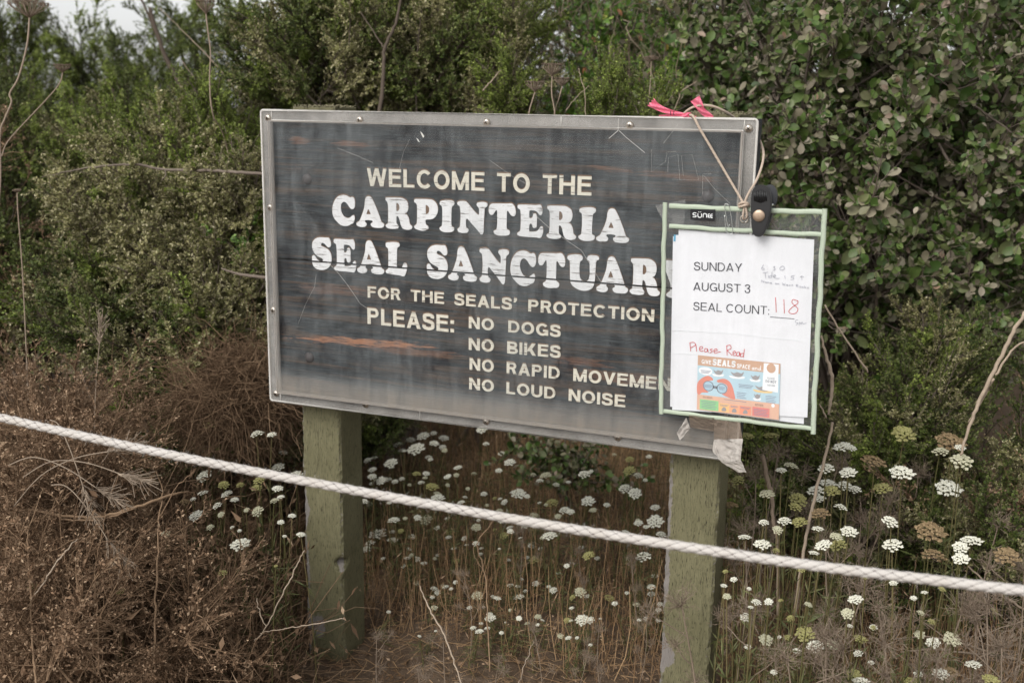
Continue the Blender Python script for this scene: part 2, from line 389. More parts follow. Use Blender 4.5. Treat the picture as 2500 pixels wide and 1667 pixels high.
# ------------------------------------------------------------------ letter shapes
def sansglyph(ch, w):
    """polygons and strips of a grotesque capital, cap height 1, stem w. returns (strips, width)"""
    t = w*.88; out = []
    def rect(x0, y0, x1, y1): out.append((np.array([[x0, y0], [x0, y1]]), np.array([[x1, y0], [x1, y1]])))
    def dia(x0, y0, x1, y1, hw=None):
        hw = hw or w*math.hypot(x1-x0, y1-y0)/abs(y1-y0)
        out.append((np.array([[x0, y0], [x1, y1]]), np.array([[x0+hw, y0], [x1+hw, y1]])))
    def stroke(pts, closed=False, ww=None):
        P = np.array(pts, float); ww = ww or w
        T = (np.roll(P, -1, 0)-np.roll(P, 1, 0)) if closed else np.gradient(P, axis=0)
        T = T/np.maximum(np.linalg.norm(T, axis=1, keepdims=True), 1e-9); Nn = np.stack([-T[:, 1], T[:, 0]], 1)
        A, B = P+Nn*ww/2, P-Nn*ww/2
        if closed: A = np.vstack([A, A[:1]]); B = np.vstack([B, B[:1]])
        out.append((A, B))
    def arc(cx, cy, rx, ry, a0, a1, n=18):
        a = np.radians(np.linspace(a0, a1, n)); return np.stack([cx+rx*np.cos(a), cy+ry*np.sin(a)], 1)
    h = w/2
    if ch == 'I': rect(0, 0, w, 1); W = w
    elif ch == 'L': rect(0, 0, w, 1); rect(w, 0, .60, t); W = .60
    elif ch == 'E': rect(0, 0, w, 1); rect(w, 0, .68, t); rect(w, .47, .63, .47+t); rect(w, 1-t, .67, 1); W = .68
    elif ch == 'F': rect(0, 0, w, 1); rect(w, .44, .58, .44+t); rect(w, 1-t, .64, 1); W = .64
    elif ch == 'T': rect(0, 1-t, .70, 1); rect(.35-h, 0, .35+h, 1-t); W = .70
    elif ch == 'H': rect(0, 0, w, 1); rect(.76-w, 0, .76, 1); rect(w, .47, .76-w, .47+t); W = .76
    elif ch == 'N': rect(0, 0, w, 1); rect(.76-w, 0, .76, 1); dia(.76-w*1.12, 0, w*.02-.0, 1, w*1.1); W = .76
    elif ch == 'M': rect(0, 0, w, 1); rect(.90-w, 0, .90, 1); dia(.45-w*.5, 0, w*.05, 1, w*.95); dia(.45-w*.5, 0, .90-w*1.0, 1, w*.95); W = .90
    elif ch == 'A': dia(0, 0, .40-w*.52, 1, w*1.05); dia(.80-w*1.05, 0, .40-w*.52, 1, w*1.05); rect(.19, .22, .61, .22+t); W = .80
    elif ch == 'V': dia(.39-w*.52, 0, 0, 1, w*1.05); dia(.39-w*.52, 0, .78-w*1.05, 1, w*1.05); W = .78
    elif ch == 'W':
        dia(.28-w*.5, 0, 0, 1, w*1.0); dia(.28-w*.5, 0, .55-w*.5, 1, w*1.0); dia(.82-w*.5, 0, .55-w*.5, 1, w*1.0); dia(.82-w*.5, 0, 1.10-w, 1, w*1.0); W = 1.10
    elif ch == 'K': rect(0, 0, w, 1); dia(w*.8, .33, .74-w*1.25, 1, w*1.3); dia(.78-w*1.25, 0, w+.06, .58, w*1.25); W = .78
    elif ch == 'Y': rect(.38-h, 0, .38+h, .45); dia(.38-w*.55, .40, 0, 1, w*1.15); dia(.38-w*.60, .40, .76-w*1.15, 1, w*1.15); W = .76
    elif ch in 'OQ0': rx = .42 if ch != '0' else .30; stroke(arc(rx, .5, rx-h, .52-h, 0, 360, 33)[:-1], True); W = 2*rx
    elif ch == 'C': stroke(arc(.42, .5, .42-h, .52-h, 42, 318, 24)); W = .80
    elif ch == 'G': stroke(arc(.42, .5, .42-h, .52-h, 42, 332, 24)); rect(.80-w, 0.02, .80, .50); rect(.46, .50-t, .80-w, .50); W = .80
    elif ch == 'D': rect(0, 0, w, 1); stroke(np.vstack([[[w, t/2]], arc(.36, .5, .40-h, .5-t/2, -90, 90), [[w, 1-t/2]]]), ww=t); W = .76
    elif ch in 'PRB':
        rect(0, 0, w, 1)
        y0 = .42 if ch != 'B' else .48
        stroke(np.vstack([[[w, y0+t/2]], arc(.42, (y0+1)/2, .26-h, (1-y0)/2-t/2, -90, 90, 12), [[w, 1-t/2]]]), ww=t)
        if ch == 'R': dia(.70-w*1.1, 0, .34, y0+.02, w*1.1)
        if ch == 'B': stroke(np.vstack([[[w, t/2]], arc(.44, .26, .29-h, .26-t/2, -90, 90, 12), [[w, .52-t/2+.0]]]), ww=t)
        W = .70
    elif ch == 'U': stroke(np.vstack([[[h, 1]], [[h, .38]], arc(.37, .36, .37-h, .38-h, 180, 360, 14), [[.74-h, .38]], [[.74-h, 1]]])); W = .74
    elif ch == 'J': stroke(np.vstack([arc(.27, .30, .27-h, .32-h, 190, 360, 10), [[.54-h, 1]]])); W = .54
    elif ch == 'S': stroke(crom([(.64-h, .73), (.55, .92-h*.6), (.34, 1.02-h), (.12, .92-h*.6), (h+.02, .74), (.14, .58), (.35, .52), (.56, .44), (.68-h, .28), (.56, .08+h*.7), (.34, -.02+h), (.10, .08+h*.7), (h, .29)], 3)); W = .68
    elif ch == '3': stroke(crom([(.05, .76), (.12, .92), (.29, .97-h*.3), (.46, .90), (.49, .74), (.40, .58), (.24, .52)], 3)); stroke(crom([(.24, .53), (.44, .47), (.53, .28), (.46, .09), (.28, .02), (.10, .08), (.03, .25)], 3)); W = .58
    elif ch == ':': rect(0, 0, w*1.05, w*1.05); rect(0, .52, w*1.05, .52+w*1.05); W = w*1.05
    elif ch == '.': rect(0, 0, w*1.0, w*1.0); W = w
    elif ch == "'": rect(.02, .82, .02+w, 1.02); dia(.0-.03, .66, .02+w*.25, .82, w*.7); W = w+.04
    elif ch == '_': rect(0, -.16, 1.0, -.10); W = 1.0
    elif ch == 'a': stroke(arc(.24, .24, .24-h, .26-h, 0, 360, 17)[:-1], True); rect(.50-w, 0, .50, .52); W = .50
    elif ch == 'n': rect(0, 0, w, .52); stroke(np.vstack([arc(.25, .28, .25-h, .26-h, 180, 0, 10), [[.50-h, 0]]])); W = .50
    elif ch == 'd': stroke(arc(.24, .24, .24-h, .26-h, 0, 360, 17)[:-1], True); rect(.52-w, 0, .52, 1); W = .52
    else: W = .3
    return out, W

def add_strips(mb, strips, org, ex, ez, y, th, mat, dz=0.0, dy=.00003, grow=0.0, clip=None, tint=(0, 0, 0)):
    """strips in glyph units -> raised geometry in the plane y (front), thickness th behind it"""
    for i, (A, B) in enumerate(strips):
        Aw = org + A[:, :1]*ex + A[:, 1:]*ez; Bw = org + B[:, :1]*ex + B[:, 1:]*ez
        yy = y - dy*i
        n = len(Aw)
        if n > 1 and (Aw[1]-Aw[0])[0]*(Bw[0]-Aw[0])[1]-(Aw[1]-Aw[0])[1]*(Bw[0]-Aw[0])[0] < 0: Aw, Bw = Bw, Aw
        def P(Q, yv): return np.stack([Q[:, 0], np.full(len(Q), yv), Q[:, 1]+dz], 1)
        V = np.vstack([P(Aw, yy), P(Bw, yy), P(Aw, y+th), P(Bw, y+th)])
        q = np.arange(n-1)
        F = np.vstack([np.stack([q, q+1, n+q+1, n+q], 1), np.stack([q, 2*n+q, 2*n+q+1, q+1], 1), np.stack([n+q, n+q+1, 3*n+q+1, 3*n+q], 1),
                       [[0, n, 3*n, 2*n]], [[n-1, 2*n-1+0, 4*n-1, 3*n-1]]])
        mb.add(V, F, mat, tint)

def layout(text, w, spc, space):
    x = 0; out = []
    for ch in text:
        if ch == ' ': x += space; continue
        g, W = sansglyph(ch, w); out.append((ch, g, x)); x += W+spc
    return out, x-spc

def sign_text(parent, text, p0, p1, ptop, mats, w=.185, spc=.13, space=.52, fit=None, y=-.0012, th=.0012, plane=0.0, name='letter', halo=True):
    a, b, t = uv_of(*p0, plane), uv_of(*p1, plane), uv_of(*ptop, plane)
    lay, tot = layout(text, w, spc, space)
    if fit: tot = layout(fit, w, spc, space)[1]
    ex = (b-a)/tot; cap = abs(t[1]-a[1]); ez = np.array([0, cap])
    for ch, g, x in lay:
        mb = MB(); org = a+ex*x
        add_strips(mb, g, org-np.array([0, ZT]), ex, ez, y, th, 0)
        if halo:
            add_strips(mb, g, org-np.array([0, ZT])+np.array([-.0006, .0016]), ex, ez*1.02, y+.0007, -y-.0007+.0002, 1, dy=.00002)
        link(name, mb.mesh(name, mats), parent)

Z1 = (790, 460, 9.408); Z3 = (1230, 480, 7.127); Z4 = (740, 560, 8.4); Z6 = (1320, 580, 7.35); Z2 = (1020, 460, 9.408)
OUT = {
'C': (Z1, [(470,150),(540,165),(590,195),(625,207),(660,195),(700,215),(725,270),(733,340),(730,400),(710,450),(675,475),(640,465),(600,420),(560,360),(520,320),(480,305),(440,320),(412,365),(403,430),(410,500),(440,580),(480,640),(530,670),(580,677),(630,655),(670,620),(700,612),(722,650),(722,710),(705,770),(670,805),(640,810),(600,840),(540,857),(470,855),(400,830),(330,770),(260,690),(222,600),(212,500),(222,390),(260,280),(320,200),(390,160)], None),
'A': (Z1, [(1040,190),(1090,210),(1130,270),(1170,350),(1210,440),(1250,540),(1290,640),(1325,740),(1345,780),(1380,800),(1397,830),(1385,870),(1345,897),(1280,902),(1200,897),(1130,880),(1092,840),(1092,800),(1125,780),(1133,755),(1110,735),(1040,725),(970,727),(950,745),(960,770),(985,795),(990,830),(965,865),(910,882),(840,875),(780,850),(762,820),(765,785),(800,760),(825,745),(850,700),(890,600),(930,480),(950,380),(955,290),(975,225),(1005,198)], [(1030,472),(1060,520),(1086,588),(1080,597),(1030,595),(990,592),(987,582),(1010,520)]),
'R': (Z1, [(1450,215),(1560,212),(1700,215),(1800,222),(1870,255),(1925,310),(1950,400),(1945,480),(1915,550),(1872,578),(1912,602),(1950,660),(1972,730),(1980,790),(1995,830),(2030,860),(2040,890),(2015,930),(1950,948),(1870,940),(1820,910),(1785,850),(1765,780),(1745,700),(1715,645),(1690,640),(1678,660),(1680,780),(1695,820),(1725,860),(1722,900),(1690,920),(1600,927),(1500,915),(1445,880),(1433,850),(1450,820),(1480,800),(1490,700),(1490,560),(1488,420),(1475,330),(1455,295),(1432,270),(1433,230)], [(1677,337),(1705,338),(1735,370),(1750,430),(1745,480),(1715,518),(1690,522),(1676,510),(1675,430)]),
'P': (Z1, [(2115,248),(2092,280),(2100,312),(2138,345),(2156,385),(2162,500),(2162,650),(2154,790),(2138,825),(2108,850),(2098,880),(2120,920),(2190,950),(2264,967),(2344,962),(2399,940),(2419,900),(2404,860),(2369,832),(2356,790),(2354,718),(2464,708),(2534,685),(2594,620),(2626,540),(2634,470),(2614,380),(2569,310),(2504,265),(2424,250),(2284,245),(2180,245)], [(2364,378),(2399,395),(2432,440),(2436,500),(2419,560),(2379,583),(2358,572),(2354,480),(2355,390)]),
'I': (Z2, [(600,280),(690,275),(780,282),(835,310),(842,355),(825,390),(795,415),(783,450),(778,550),(775,700),(778,830),(790,865),(825,885),(838,920),(825,960),(780,990),(700,998),(610,992),(545,965),(510,925),(512,890),(550,865),(565,820),(572,700),(572,550),(566,440),(555,405),(520,375),(512,335),(535,298)], None),
'N': (Z2, [(990,295),(1060,293),(1110,305),(1150,340),(1200,400),(1260,475),(1330,555),(1388,611),(1406,600),(1411,560),(1412,480),(1400,445),(1370,410),(1355,375),(1370,335),(1430,318),(1500,315),(1560,325),(1597,355),(1598,400),(1575,430),(1545,455),(1535,500),(1528,650),(1520,800),(1515,950),(1505,1020),(1475,1055),(1440,1040),(1400,990),(1300,870),(1200,760),(1150,705),(1125,697),(1110,730),(1108,800),(1112,870),(1125,905),(1160,930),(1168,965),(1150,1005),(1100,1025),(1030,1022),(950,1000),(920,960),(925,925),(965,890),(978,830),(988,700),(987,560),(975,440),(960,405),(925,380),(912,345),(930,310)], None),
'T': (Z2, [(1700,345),(1760,338),(1900,338),(2050,340),(2150,335),(2200,370),(2235,430),(2252,520),(2245,590),(2215,630),(2170,625),(2130,590),(2090,525),(2070,508),(2052,520),(2048,600),(2045,750),(2045,880),(2055,930),(2100,960),(2120,1000),(2105,1050),(2060,1075),(1950,1082),(1850,1075),(1775,1040),(1750,1000),(1760,965),(1805,940),(1822,900),(1832,780),(1832,640),(1830,530),(1820,495),(1800,495),(1770,540),(1735,590),(1700,605),(1660,580),(1640,530),(1640,450),(1660,385)], None),
'E': (Z3, [(255,148),(300,140),(450,145),(560,150),(640,145),(665,180),(680,240),(672,300),(650,325),(620,310),(590,270),(555,248),(500,240),(465,240),(450,260),(450,350),(460,375),(490,372),(510,350),(520,310),(545,295),(570,310),(585,360),(582,430),(580,500),(565,540),(535,550),(510,530),(500,490),(480,470),(460,480),(450,500),(448,600),(475,610),(530,610),(590,595),(630,545),(655,522),(682,530),(692,575),(685,640),(660,700),(635,720),(580,712),(480,705),(350,695),(270,680),(240,655),(250,625),(285,600),(298,550),(303,400),(300,280),(290,230),(255,205),(246,175)], None),
'S': (Z4, [(380,165),(450,172),(520,175),(555,215),(575,290),(568,345),(535,370),(500,355),(460,310),(420,282),(385,282),(370,310),(385,345),(440,370),(510,410),(560,470),(588,560),(585,650),(560,730),(510,790),(440,820),(370,825),(290,805),(235,765),(205,710),(192,620),(190,560),(215,530),(245,540),(275,590),(320,635),(370,655),(405,645),(415,620),(390,590),(330,560),(260,510),(210,430),(192,350),(200,270),(240,210),(300,175)], None),
'L': (Z4, [(1730,275),(1850,268),(1950,280),(1985,320),(1975,360),(1940,385),(1932,450),(1930,600),(1928,740),(1934,790),(1960,810),(2010,800),(2045,760),(2065,705),(2095,695),(2130,720),(2140,790),(2120,880),(2090,950),(2060,968),(1980,945),(1850,928),(1750,915),(1705,880),(1715,840),(1750,810),(1757,750),(1758,600),(1755,440),(1745,395),(1710,360),(1703,310)], None),
'U': (Z6, [(500,330),(610,312),(720,325),(750,370),(740,410),(705,440),(695,500),(692,600),(698,700),(730,760),(780,785),(830,775),(860,740),(875,650),(875,520),(872,440),(840,410),(832,370),(860,335),(930,328),(1010,340),(1042,375),(1030,410),(995,430),(985,500),(975,650),(965,780),(945,860),(900,920),(820,948),(730,945),(640,910),(570,860),(535,800),(525,700),(525,550),(520,430),(490,400),(478,365)], None),
}
def outline(ch):
    if ch == 'Y':
        pts = [(0,.88),(.05,.98),(.25,1),(.45,.97),(.48,.88),(.42,.82),(.5,.66),(.56,.58),(.63,.7),(.68,.83),(.63,.9),(.68,.98),(.85,1),(1,.95),(.99,.86),(.9,.8),(.75,.5),(.68,.38),(.67,.2),(.72,.14),(.76,.06),(.68,0),(.45,-.01),(.25,.01),(.2,.08),(.26,.14),(.32,.2),(.32,.36),(.2,.6),(.1,.78),(.03,.82)]
        return np.array(pts), None
    (ox, oy, s), o, h = OUT[ch]
    cv = lambda P: np.array([uv_of(ox+a/s, oy+b/s) for a, b in P])
    O = cv(o); H = cv(h) if h else None
    mn, mx = O.min(0), O.max(0); sz = mx-mn
    f = lambda Q: (Q-mn)/sz
    return f(O), (f(H) if h is not None else None)
def fill_poly(loops, y, th, mat_i, mats, name):
    cu = bpy.data.curves.new(name, 'CURVE'); cu.dimensions = '2D'; cu.fill_mode = 'BOTH'; cu.extrude = th/2
    for lp in loops:
        sp = cu.splines.new('POLY'); sp.points.add(len(lp)-1); sp.use_cyclic_u = True
        sp.points.foreach_set('co', np.hstack([lp, np.zeros((len(lp), 1)), np.ones((len(lp), 1))]).ravel())
    o = bpy.data.objects.new('tmp', cu); COL.objects.link(o)
    dg = bpy.context.evaluated_depsgraph_get()
    me = bpy.data.meshes.new_from_object(o.evaluated_get(dg))
    bpy.data.objects.remove(o); bpy.data.curves.remove(cu)
    n = len(me.vertices); co = np.zeros(n*3, np.float32); me.vertices.foreach_get('co', co); co = co.reshape(-1, 3)
    V = np.stack([co[:, 0], y+th/2-co[:, 2], co[:, 1]], 1)
    F = [list(p.vertices)[::-1] for p in me.polygons]
    bpy.data.meshes.remove(me)
    return V, F
def add_poly(mb, loops, y, th, mat, tint=(0, 0, 0)):
    """filled outline(s) in the (x, z) plane as a slab whose front face is at y"""
    V, F = fill_poly(loops, y, th, 0, None, 'tmp')
    tri = np.array([f for f in F if len(f) == 3]).reshape(-1, 3); quad = np.array([f for f in F if len(f) == 4]).reshape(-1, 4)
    mb.v.append(V); mb.t.append(np.broadcast_to(np.array(tint, float), (len(V), 3)))
    for A in (tri, quad):
        if len(A): mb.f.append(A+mb.n); mb.m.append(np.full(len(A), mat))
    mb.n += len(V)
# ------------------------------------------------------------------ the sign
sign = empty('welcome_sign', (0, 0, ZT), 'large dark weathered wooden welcome sign under scuffed clear acrylic on two olive posts', 'sign')
CRACK = -0.277
def box_mb(mb, x0, x1, y0, y1, z0, z1, mat=0, bev=0.0, tint=(0, 0, 0)):
    V = np.array([[x, y, z] for x in (x0, x1) for y in (y0, y1) for z in (z0, z1)], float)
    F = np.array([[0, 1, 3, 2], [4, 6, 7, 5], [0, 4, 5, 1], [2, 3, 7, 6], [0, 2, 6, 4], [1, 5, 7, 3]])
    mb.add(V, F, mat, tint)
def plank(z0, z1, wob_top, wob_bot):
    mb = MB(); n = 140; xs = np.linspace(0, SW, n)
    def edge(z, w, seed): return z + (w*(fnoise(xs, xs*0, 30, seed)+.5*fnoise(xs, xs*0, 120, seed+1)))
    zt = edge(z1, wob_top, 3); zb = edge(z0, wob_bot, 5); bv = .0012
    prof = [(zb, .040), (zb, bv), (zb+bv, 0.0), (zt-bv, 0.0), (zt, bv), (zt, .040)]
    V = np.concatenate([np.stack([xs, np.full(n, y), z], 1) for z, y in prof])
    q = np.arange(n-1); F = []
    for j in range(6):
        a, b = j*n, ((j+1) % 6)*n
        F.append(np.stack([a+q, a+q+1, b+q+1, b+q], 1))
    mb.add(V, np.vstack(F), 0)
    mb.add(V[[0, n, 2*n, 3*n, 4*n, 5*n]], [[0, 1, 2, 3, 4, 5]], 0); mb.add(V[[n-1, 2*n-1, 3*n-1, 4*n-1, 5*n-1, 6*n-1]], [[5, 4, 3, 2, 1, 0]], 0)
    return mb.mesh('plank', M['board'])
link('plank', plank(CRACK+.0012, 0, 0, .0006), sign)
link('plank', plank(-SH, CRACK-.0014, .0006, 0), sign)

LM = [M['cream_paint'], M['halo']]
sign_text(sign, 'WELCOME TO THE', (897, 454), (1444, 478), (897, 411), LM, fit='WELCOME TO THE')
sign_text(sign, "FOR THE SEALS' PROTECTION", (898.4, 726), (1597, 786), (898.4, 699), LM, w=.19, space=.62)
sign_text(sign, 'PLEASE:', (898, 790), (1109, 811.5), (898, 751), LM, w=.19, spc=.12)
sign_text(sign, 'NO DOGS', (1145, 800.7), (1368.7, 823), (1145, 773), LM, w=.19, space=.85)
sign_text(sign, 'NO BIKES', (1145, 853.4), (1368.7, 873.7), (1145, 825), LM, w=.19, space=.78)
sign_text(sign, 'NO RAPID MOVEMENT', (1147, 902), (1602.5, 950.3), (1147, 873.7), LM, w=.19, space=.78, fit='NO RAPID MOVEME')
sign_text(sign, 'NO LOUD NOISE', (1146, 949.4), (1526.6, 993.8), (1146, 922), LM, w=.19, space=.74)

def cooper(ch, xl, xr, zb, zt, cut=None):
    o, h = outline(ch)
    f = lambda Q: np.array([xl, zb-ZT]) + Q*np.array([xr-xl, zt-zb])
    over = .02 if ch in 'CSU' else 0
    loops = [crom(f(o), 4, True)] + ([crom(f(h), 3, True)] if h is not None else [])
    mb = MB(); add_poly(mb, loops, -.0016, .0016, 0)
    ctr = np.array([(xl+xr)/2, (zb+zt)/2-ZT])
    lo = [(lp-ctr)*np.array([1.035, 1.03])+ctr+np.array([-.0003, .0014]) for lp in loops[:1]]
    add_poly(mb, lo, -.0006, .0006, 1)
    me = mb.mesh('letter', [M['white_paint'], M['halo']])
    if cut is not None:
        import bmesh
        bm = bmesh.new(); bm.from_mesh(me)
        for zc in (cut+.0014, cut-.0016):
            bmesh.ops.bisect_plane(bm, geom=bm.verts[:]+bm.edges[:]+bm.faces[:], plane_co=(0, 0, zc), plane_no=(0, 0, 1))
        kill = [fa for fa in bm.faces if abs(fa.calc_center_median().z-(cut-.0001)) < .00145 and all(abs(v.co.z-(cut-.0001)) < .0016 for v in fa.verts)]
        bmesh.ops.delete(bm, geom=kill, context='FACES'); bm.to_mesh(me); bm.free()
    link('letter', me, sign)
zb, zt = ZT-.2070, ZT-.1503
for ch, a, b, dy in (('C', 812.5, 868, 513), ('A', 871, 938.5, 520), ('R', 942.3, 1007, 525), ('P', 1012, 1070, 530), ('I', 1074.2, 1109.6, 530), ('N', 1117, 1190, 535),
                 ('T', 1194, 1259.4, 540), ('E', 1263.7, 1327, 545), ('R', 1335.7, 1407.7, 550), ('I', 1413.8, 1453.9, 553), ('A', 1457, 1537.2, 560)):
    cooper(ch, uv_of(a, dy)[0], uv_of(b, dy)[0], zb, zt)
zb, zt = ZT-.2925, ZT-.2308
for ch, a, b, dy in (('S', 762.6, 810.2, 618), ('E', 816.2, 870, 622), ('A', 872.9, 938.5, 626), ('L', 942.5, 994.8, 632), ('S', 1043, 1093.7, 640), ('A', 1095.3, 1165.5, 645), ('N', 1171, 1242.5, 650),
                 ('C', 1247, 1309, 655), ('T', 1314.6, 1380.1, 660), ('U', 1384.9, 1461.9, 666), ('A', 1457.8, 1535, 672), ('R', 1539, 1613, 680), ('Y', 1614, 1688, 688)):
    cooper(ch, uv_of(a, dy)[0], uv_of(b, dy)[0], zb, zt, CRACK)

def lathe(mb, prof, seg=20, mat=0, tint=(0, 0, 0)):
    """prof (r, y) about the y axis, front is -y"""
    a = np.arange(seg)*2*math.pi/seg; V = []
    for r, y in prof: V.append(np.stack([r*np.cos(a), np.full(seg, y), r*np.sin(a)], 1))
    V = np.concatenate(V); F = []
    q = np.arange(seg)
    for j in range(len(prof)-1): F.append(np.stack([j*seg+q, j*seg+(q+1) % seg, (j+1)*seg+(q+1) % seg, (j+1)*seg+q], 1))
    mb.add(V, np.vstack(F), mat, tint)
# carriage bolts under the cover
mb = MB(); lathe(mb, [(.0105, .002), (.0100, -.0012), (.0078, -.0032), (.004, -.0043), (.0003, -.0046)], 22)
bolt = mb.mesh('bolt_head', M['bolt'], True)
for px, py in ((749, 438), (754, 873), (1727, 480)):
    p = at_y(px, py, -.002); link('bolt_head', bolt, sign, (p[0], 0, p[2]-ZT))

# acrylic cover: flange strips, a raised box and its front pane
cover = empty('acrylic_cover'); cover.parent = sign
I0, I1, J0, J1 = .0225, SW-.0205, -.0185, -SH+.0205       # inner box outline
YF = -.0052; YP = -.0150
def strip(name, x0, x1, z0, z1, y0=YF, th=.0030, mat='flange'):
    mb = MB(); box_mb(mb, x0, x1, y0, y0+th, z0, z1); link(name, mb.mesh(name, M[mat]), cover)
sx = uv_of(1372, 300)[0]; sx2 = uv_of(1028, 1010)[0]; g = .0006
strip('flange_strip', 0.0012, I0-g, -SH+.0012, -.0012)
strip('flange_strip', I1+g, SW-.0012, -SH+.0012, -.0012)
strip('flange_strip', I0, sx-g, J0, -.0012); strip('flange_strip', sx+g, I1, J0, -.0012)
strip('flange_strip', I0, sx2-g, -SH+.0012, J1); strip('flange_strip', sx2+g, I1, -SH+.0012, J1)
mb = MB()
def bead(pts, r): one_tube(mb, pts, r, 6, 0, caps=False)
r_ = .007
def rrect(x0, x1, z0, z1, y, r):
    out = []
    for cx, cz, a0 in ((x1-r, z1-r, 0), (x0+r, z1-r, 90), (x0+r, z0+r, 180), (x1-r, z0+r, 270)):
        for a in np.radians(np.linspace(a0, a0+90, 5)): out.append((cx+r*math.cos(a), y, cz+r*math.sin(a)))
    return out+[out[0]]
bead(rrect(0, SW, -SH, 0, YF-.0002, .006), .0021)
link('flange_rim', mb.mesh('flange_rim', M['rim'], True), cover)
mb = MB(); bead(rrect(I0, I1, J1, J0, YF-.0010, .003), .0016)
for zz in ((sx, J0, -.001), (sx2, -SH+.001, J1)): one_tube(mb, [(zz[0], YF+.0004, zz[1]), (zz[0], YF+.0004, zz[2])], .0008, 5)
for xx in (I0-.0002, I1+.0002):
    one_tube(mb, [(xx, YF+.0004, -.001), (xx, YF+.0004, J0)], .0008, 5); one_tube(mb, [(xx, YF+.0004, -SH+.001), (xx, YF+.0004, J1)], .0008, 5)
link('weld_bead', mb.mesh('weld_bead', M['rim'], True), cover)
mb = MB()
for x0, x1, z0, z1 in ((I0, I0+.0028, J1, J0), (I1-.0028, I1, J1, J0), (I0+.003, I1-.003, J0-.0028, J0), (I0+.003, I1-.003, J1, J1+.0028)):
    box_mb(mb, x0, x1, YP, YF, z0, z1)
link('side_wall', mb.mesh('side_wall', M['wall']), cover)
mb = MB(); box_mb(mb, I0, I1, YP-.0032, YP-.0003, J1, J0)
link('front_pane', mb.mesh('front_pane', M['pane']), cover)
mb = MB(); bead(rrect(I0, I1, J1, J0, YP-.0028, .002), .0007)
link('pane_edge', mb.mesh('pane_edge', M['wall'], True), cover)
# stress crack and long scratches cut into the pane
def scratch(pts, r=.00022, name='scratch'):
    mb = MB(); one_tube(mb, [at_y(a, b, YP-.0034)-np.array([0, 0, ZT]) for a, b in pts], r*.62, 4, caps=False)
    link(name, mb.mesh(name, M['rim']), cover)
scratch([(1510, 314), (1509, 319), (1487, 338)], .0007); scratch([(1511, 319), (1530, 337), (1574, 373)], .0005)
scratch([(1510, 290), (1509, 316)], .0006)
scratch([(800, 640), (827, 668), (850, 698), (864, 718)], .0004); scratch([(864, 718), (880, 742), (896, 752)], .0003)
scratch([(1300, 520), (1345, 560), (1420, 612)], .0003); scratch([(1420, 612), (1468, 690)], .0003)
scratch([(772, 670), (768, 700), (745, 745), (728, 790)], .0002)
scratch([(824, 362), (870, 380), (911, 398)], .0002); scratch([(1196, 392), (1250, 430), (1290, 452)], .0002)
scratch([(1000, 340), (985, 372), (975, 412)], .0002); scratch([(1620, 350), (1655, 305)], .00018)
for q in ([(1590, 365), (1590, 420), (1625, 395), (1628, 372), (1650, 370)], [(1630, 420), (1632, 385), (1655, 378), (1660, 440)], [(1668, 430), (1664, 380), (1690, 378), (1706, 440), (1640, 438)], [(1715, 475), (1716, 425), (1738, 425)], [(1718, 428), (1745, 462), (1782, 497)]):
    scratch(q, .00018)
mb = MB(); add_poly(mb, [np.array([uv_of(a, b, YP-.0035)-np.array([0, ZT]) for a, b in ((1026, 321), (1031, 326), (1036, 333), (1033, 337), (1029, 329))])], YP-.0036, .0003, 0)
add_poly(mb, [np.array([uv_of(a, b, YP-.0035)-np.array([0, ZT]) for a, b in ((1016, 337), (1021, 341), (1025, 348), (1021, 346))])], YP-.0036, .0003, 0)
link('chip', mb.mesh('chip', M['rim']), cover)

# pan head screws with a cross recess
mb = MB(); lathe(mb, [(.0064, .0012), (.0066, -.0004), (.0058, -.0022), (.0040, -.0036), (.0018, -.0042), (.0003, -.0043)], 20)
for a in (0, math.pi/2):
    ca, sa = math.cos(a), math.sin(a); w2, l2 = .00072, .0032
    P = [(ca*s1*l2-sa*s2*w2, -.0040-.00025*(abs(a) > 0)-.0004, sa*s1*l2+ca*s2*w2) for s1, s2 in ((-1, -1), (1, -1), (1, 1), (-1, 1))]
    P2 = [(x, -.003, z) for x, y, z in P]
    mb.add(P+P2, [[0, 1, 2, 3], [0, 4, 5, 1], [1, 5, 6, 2], [2, 6, 7, 3], [3, 7, 4, 0]], 1)
screw = mb.mesh('screw', [M['steel'], M['slot']], True)
for i, (px, py) in enumerate(((653, 288), (877, 293), (1187, 299), (1537, 306), (1827, 314), (659, 507), (667, 757), (673, 961), (891, 988), (1186, 1029), (1507, 1068))):
    p = at_y(px, py, YF-.002); link('screw', screw, cover, (p[0], YF+.0001, p[2]-ZT), (0, random.uniform(0, 1.5), 0))

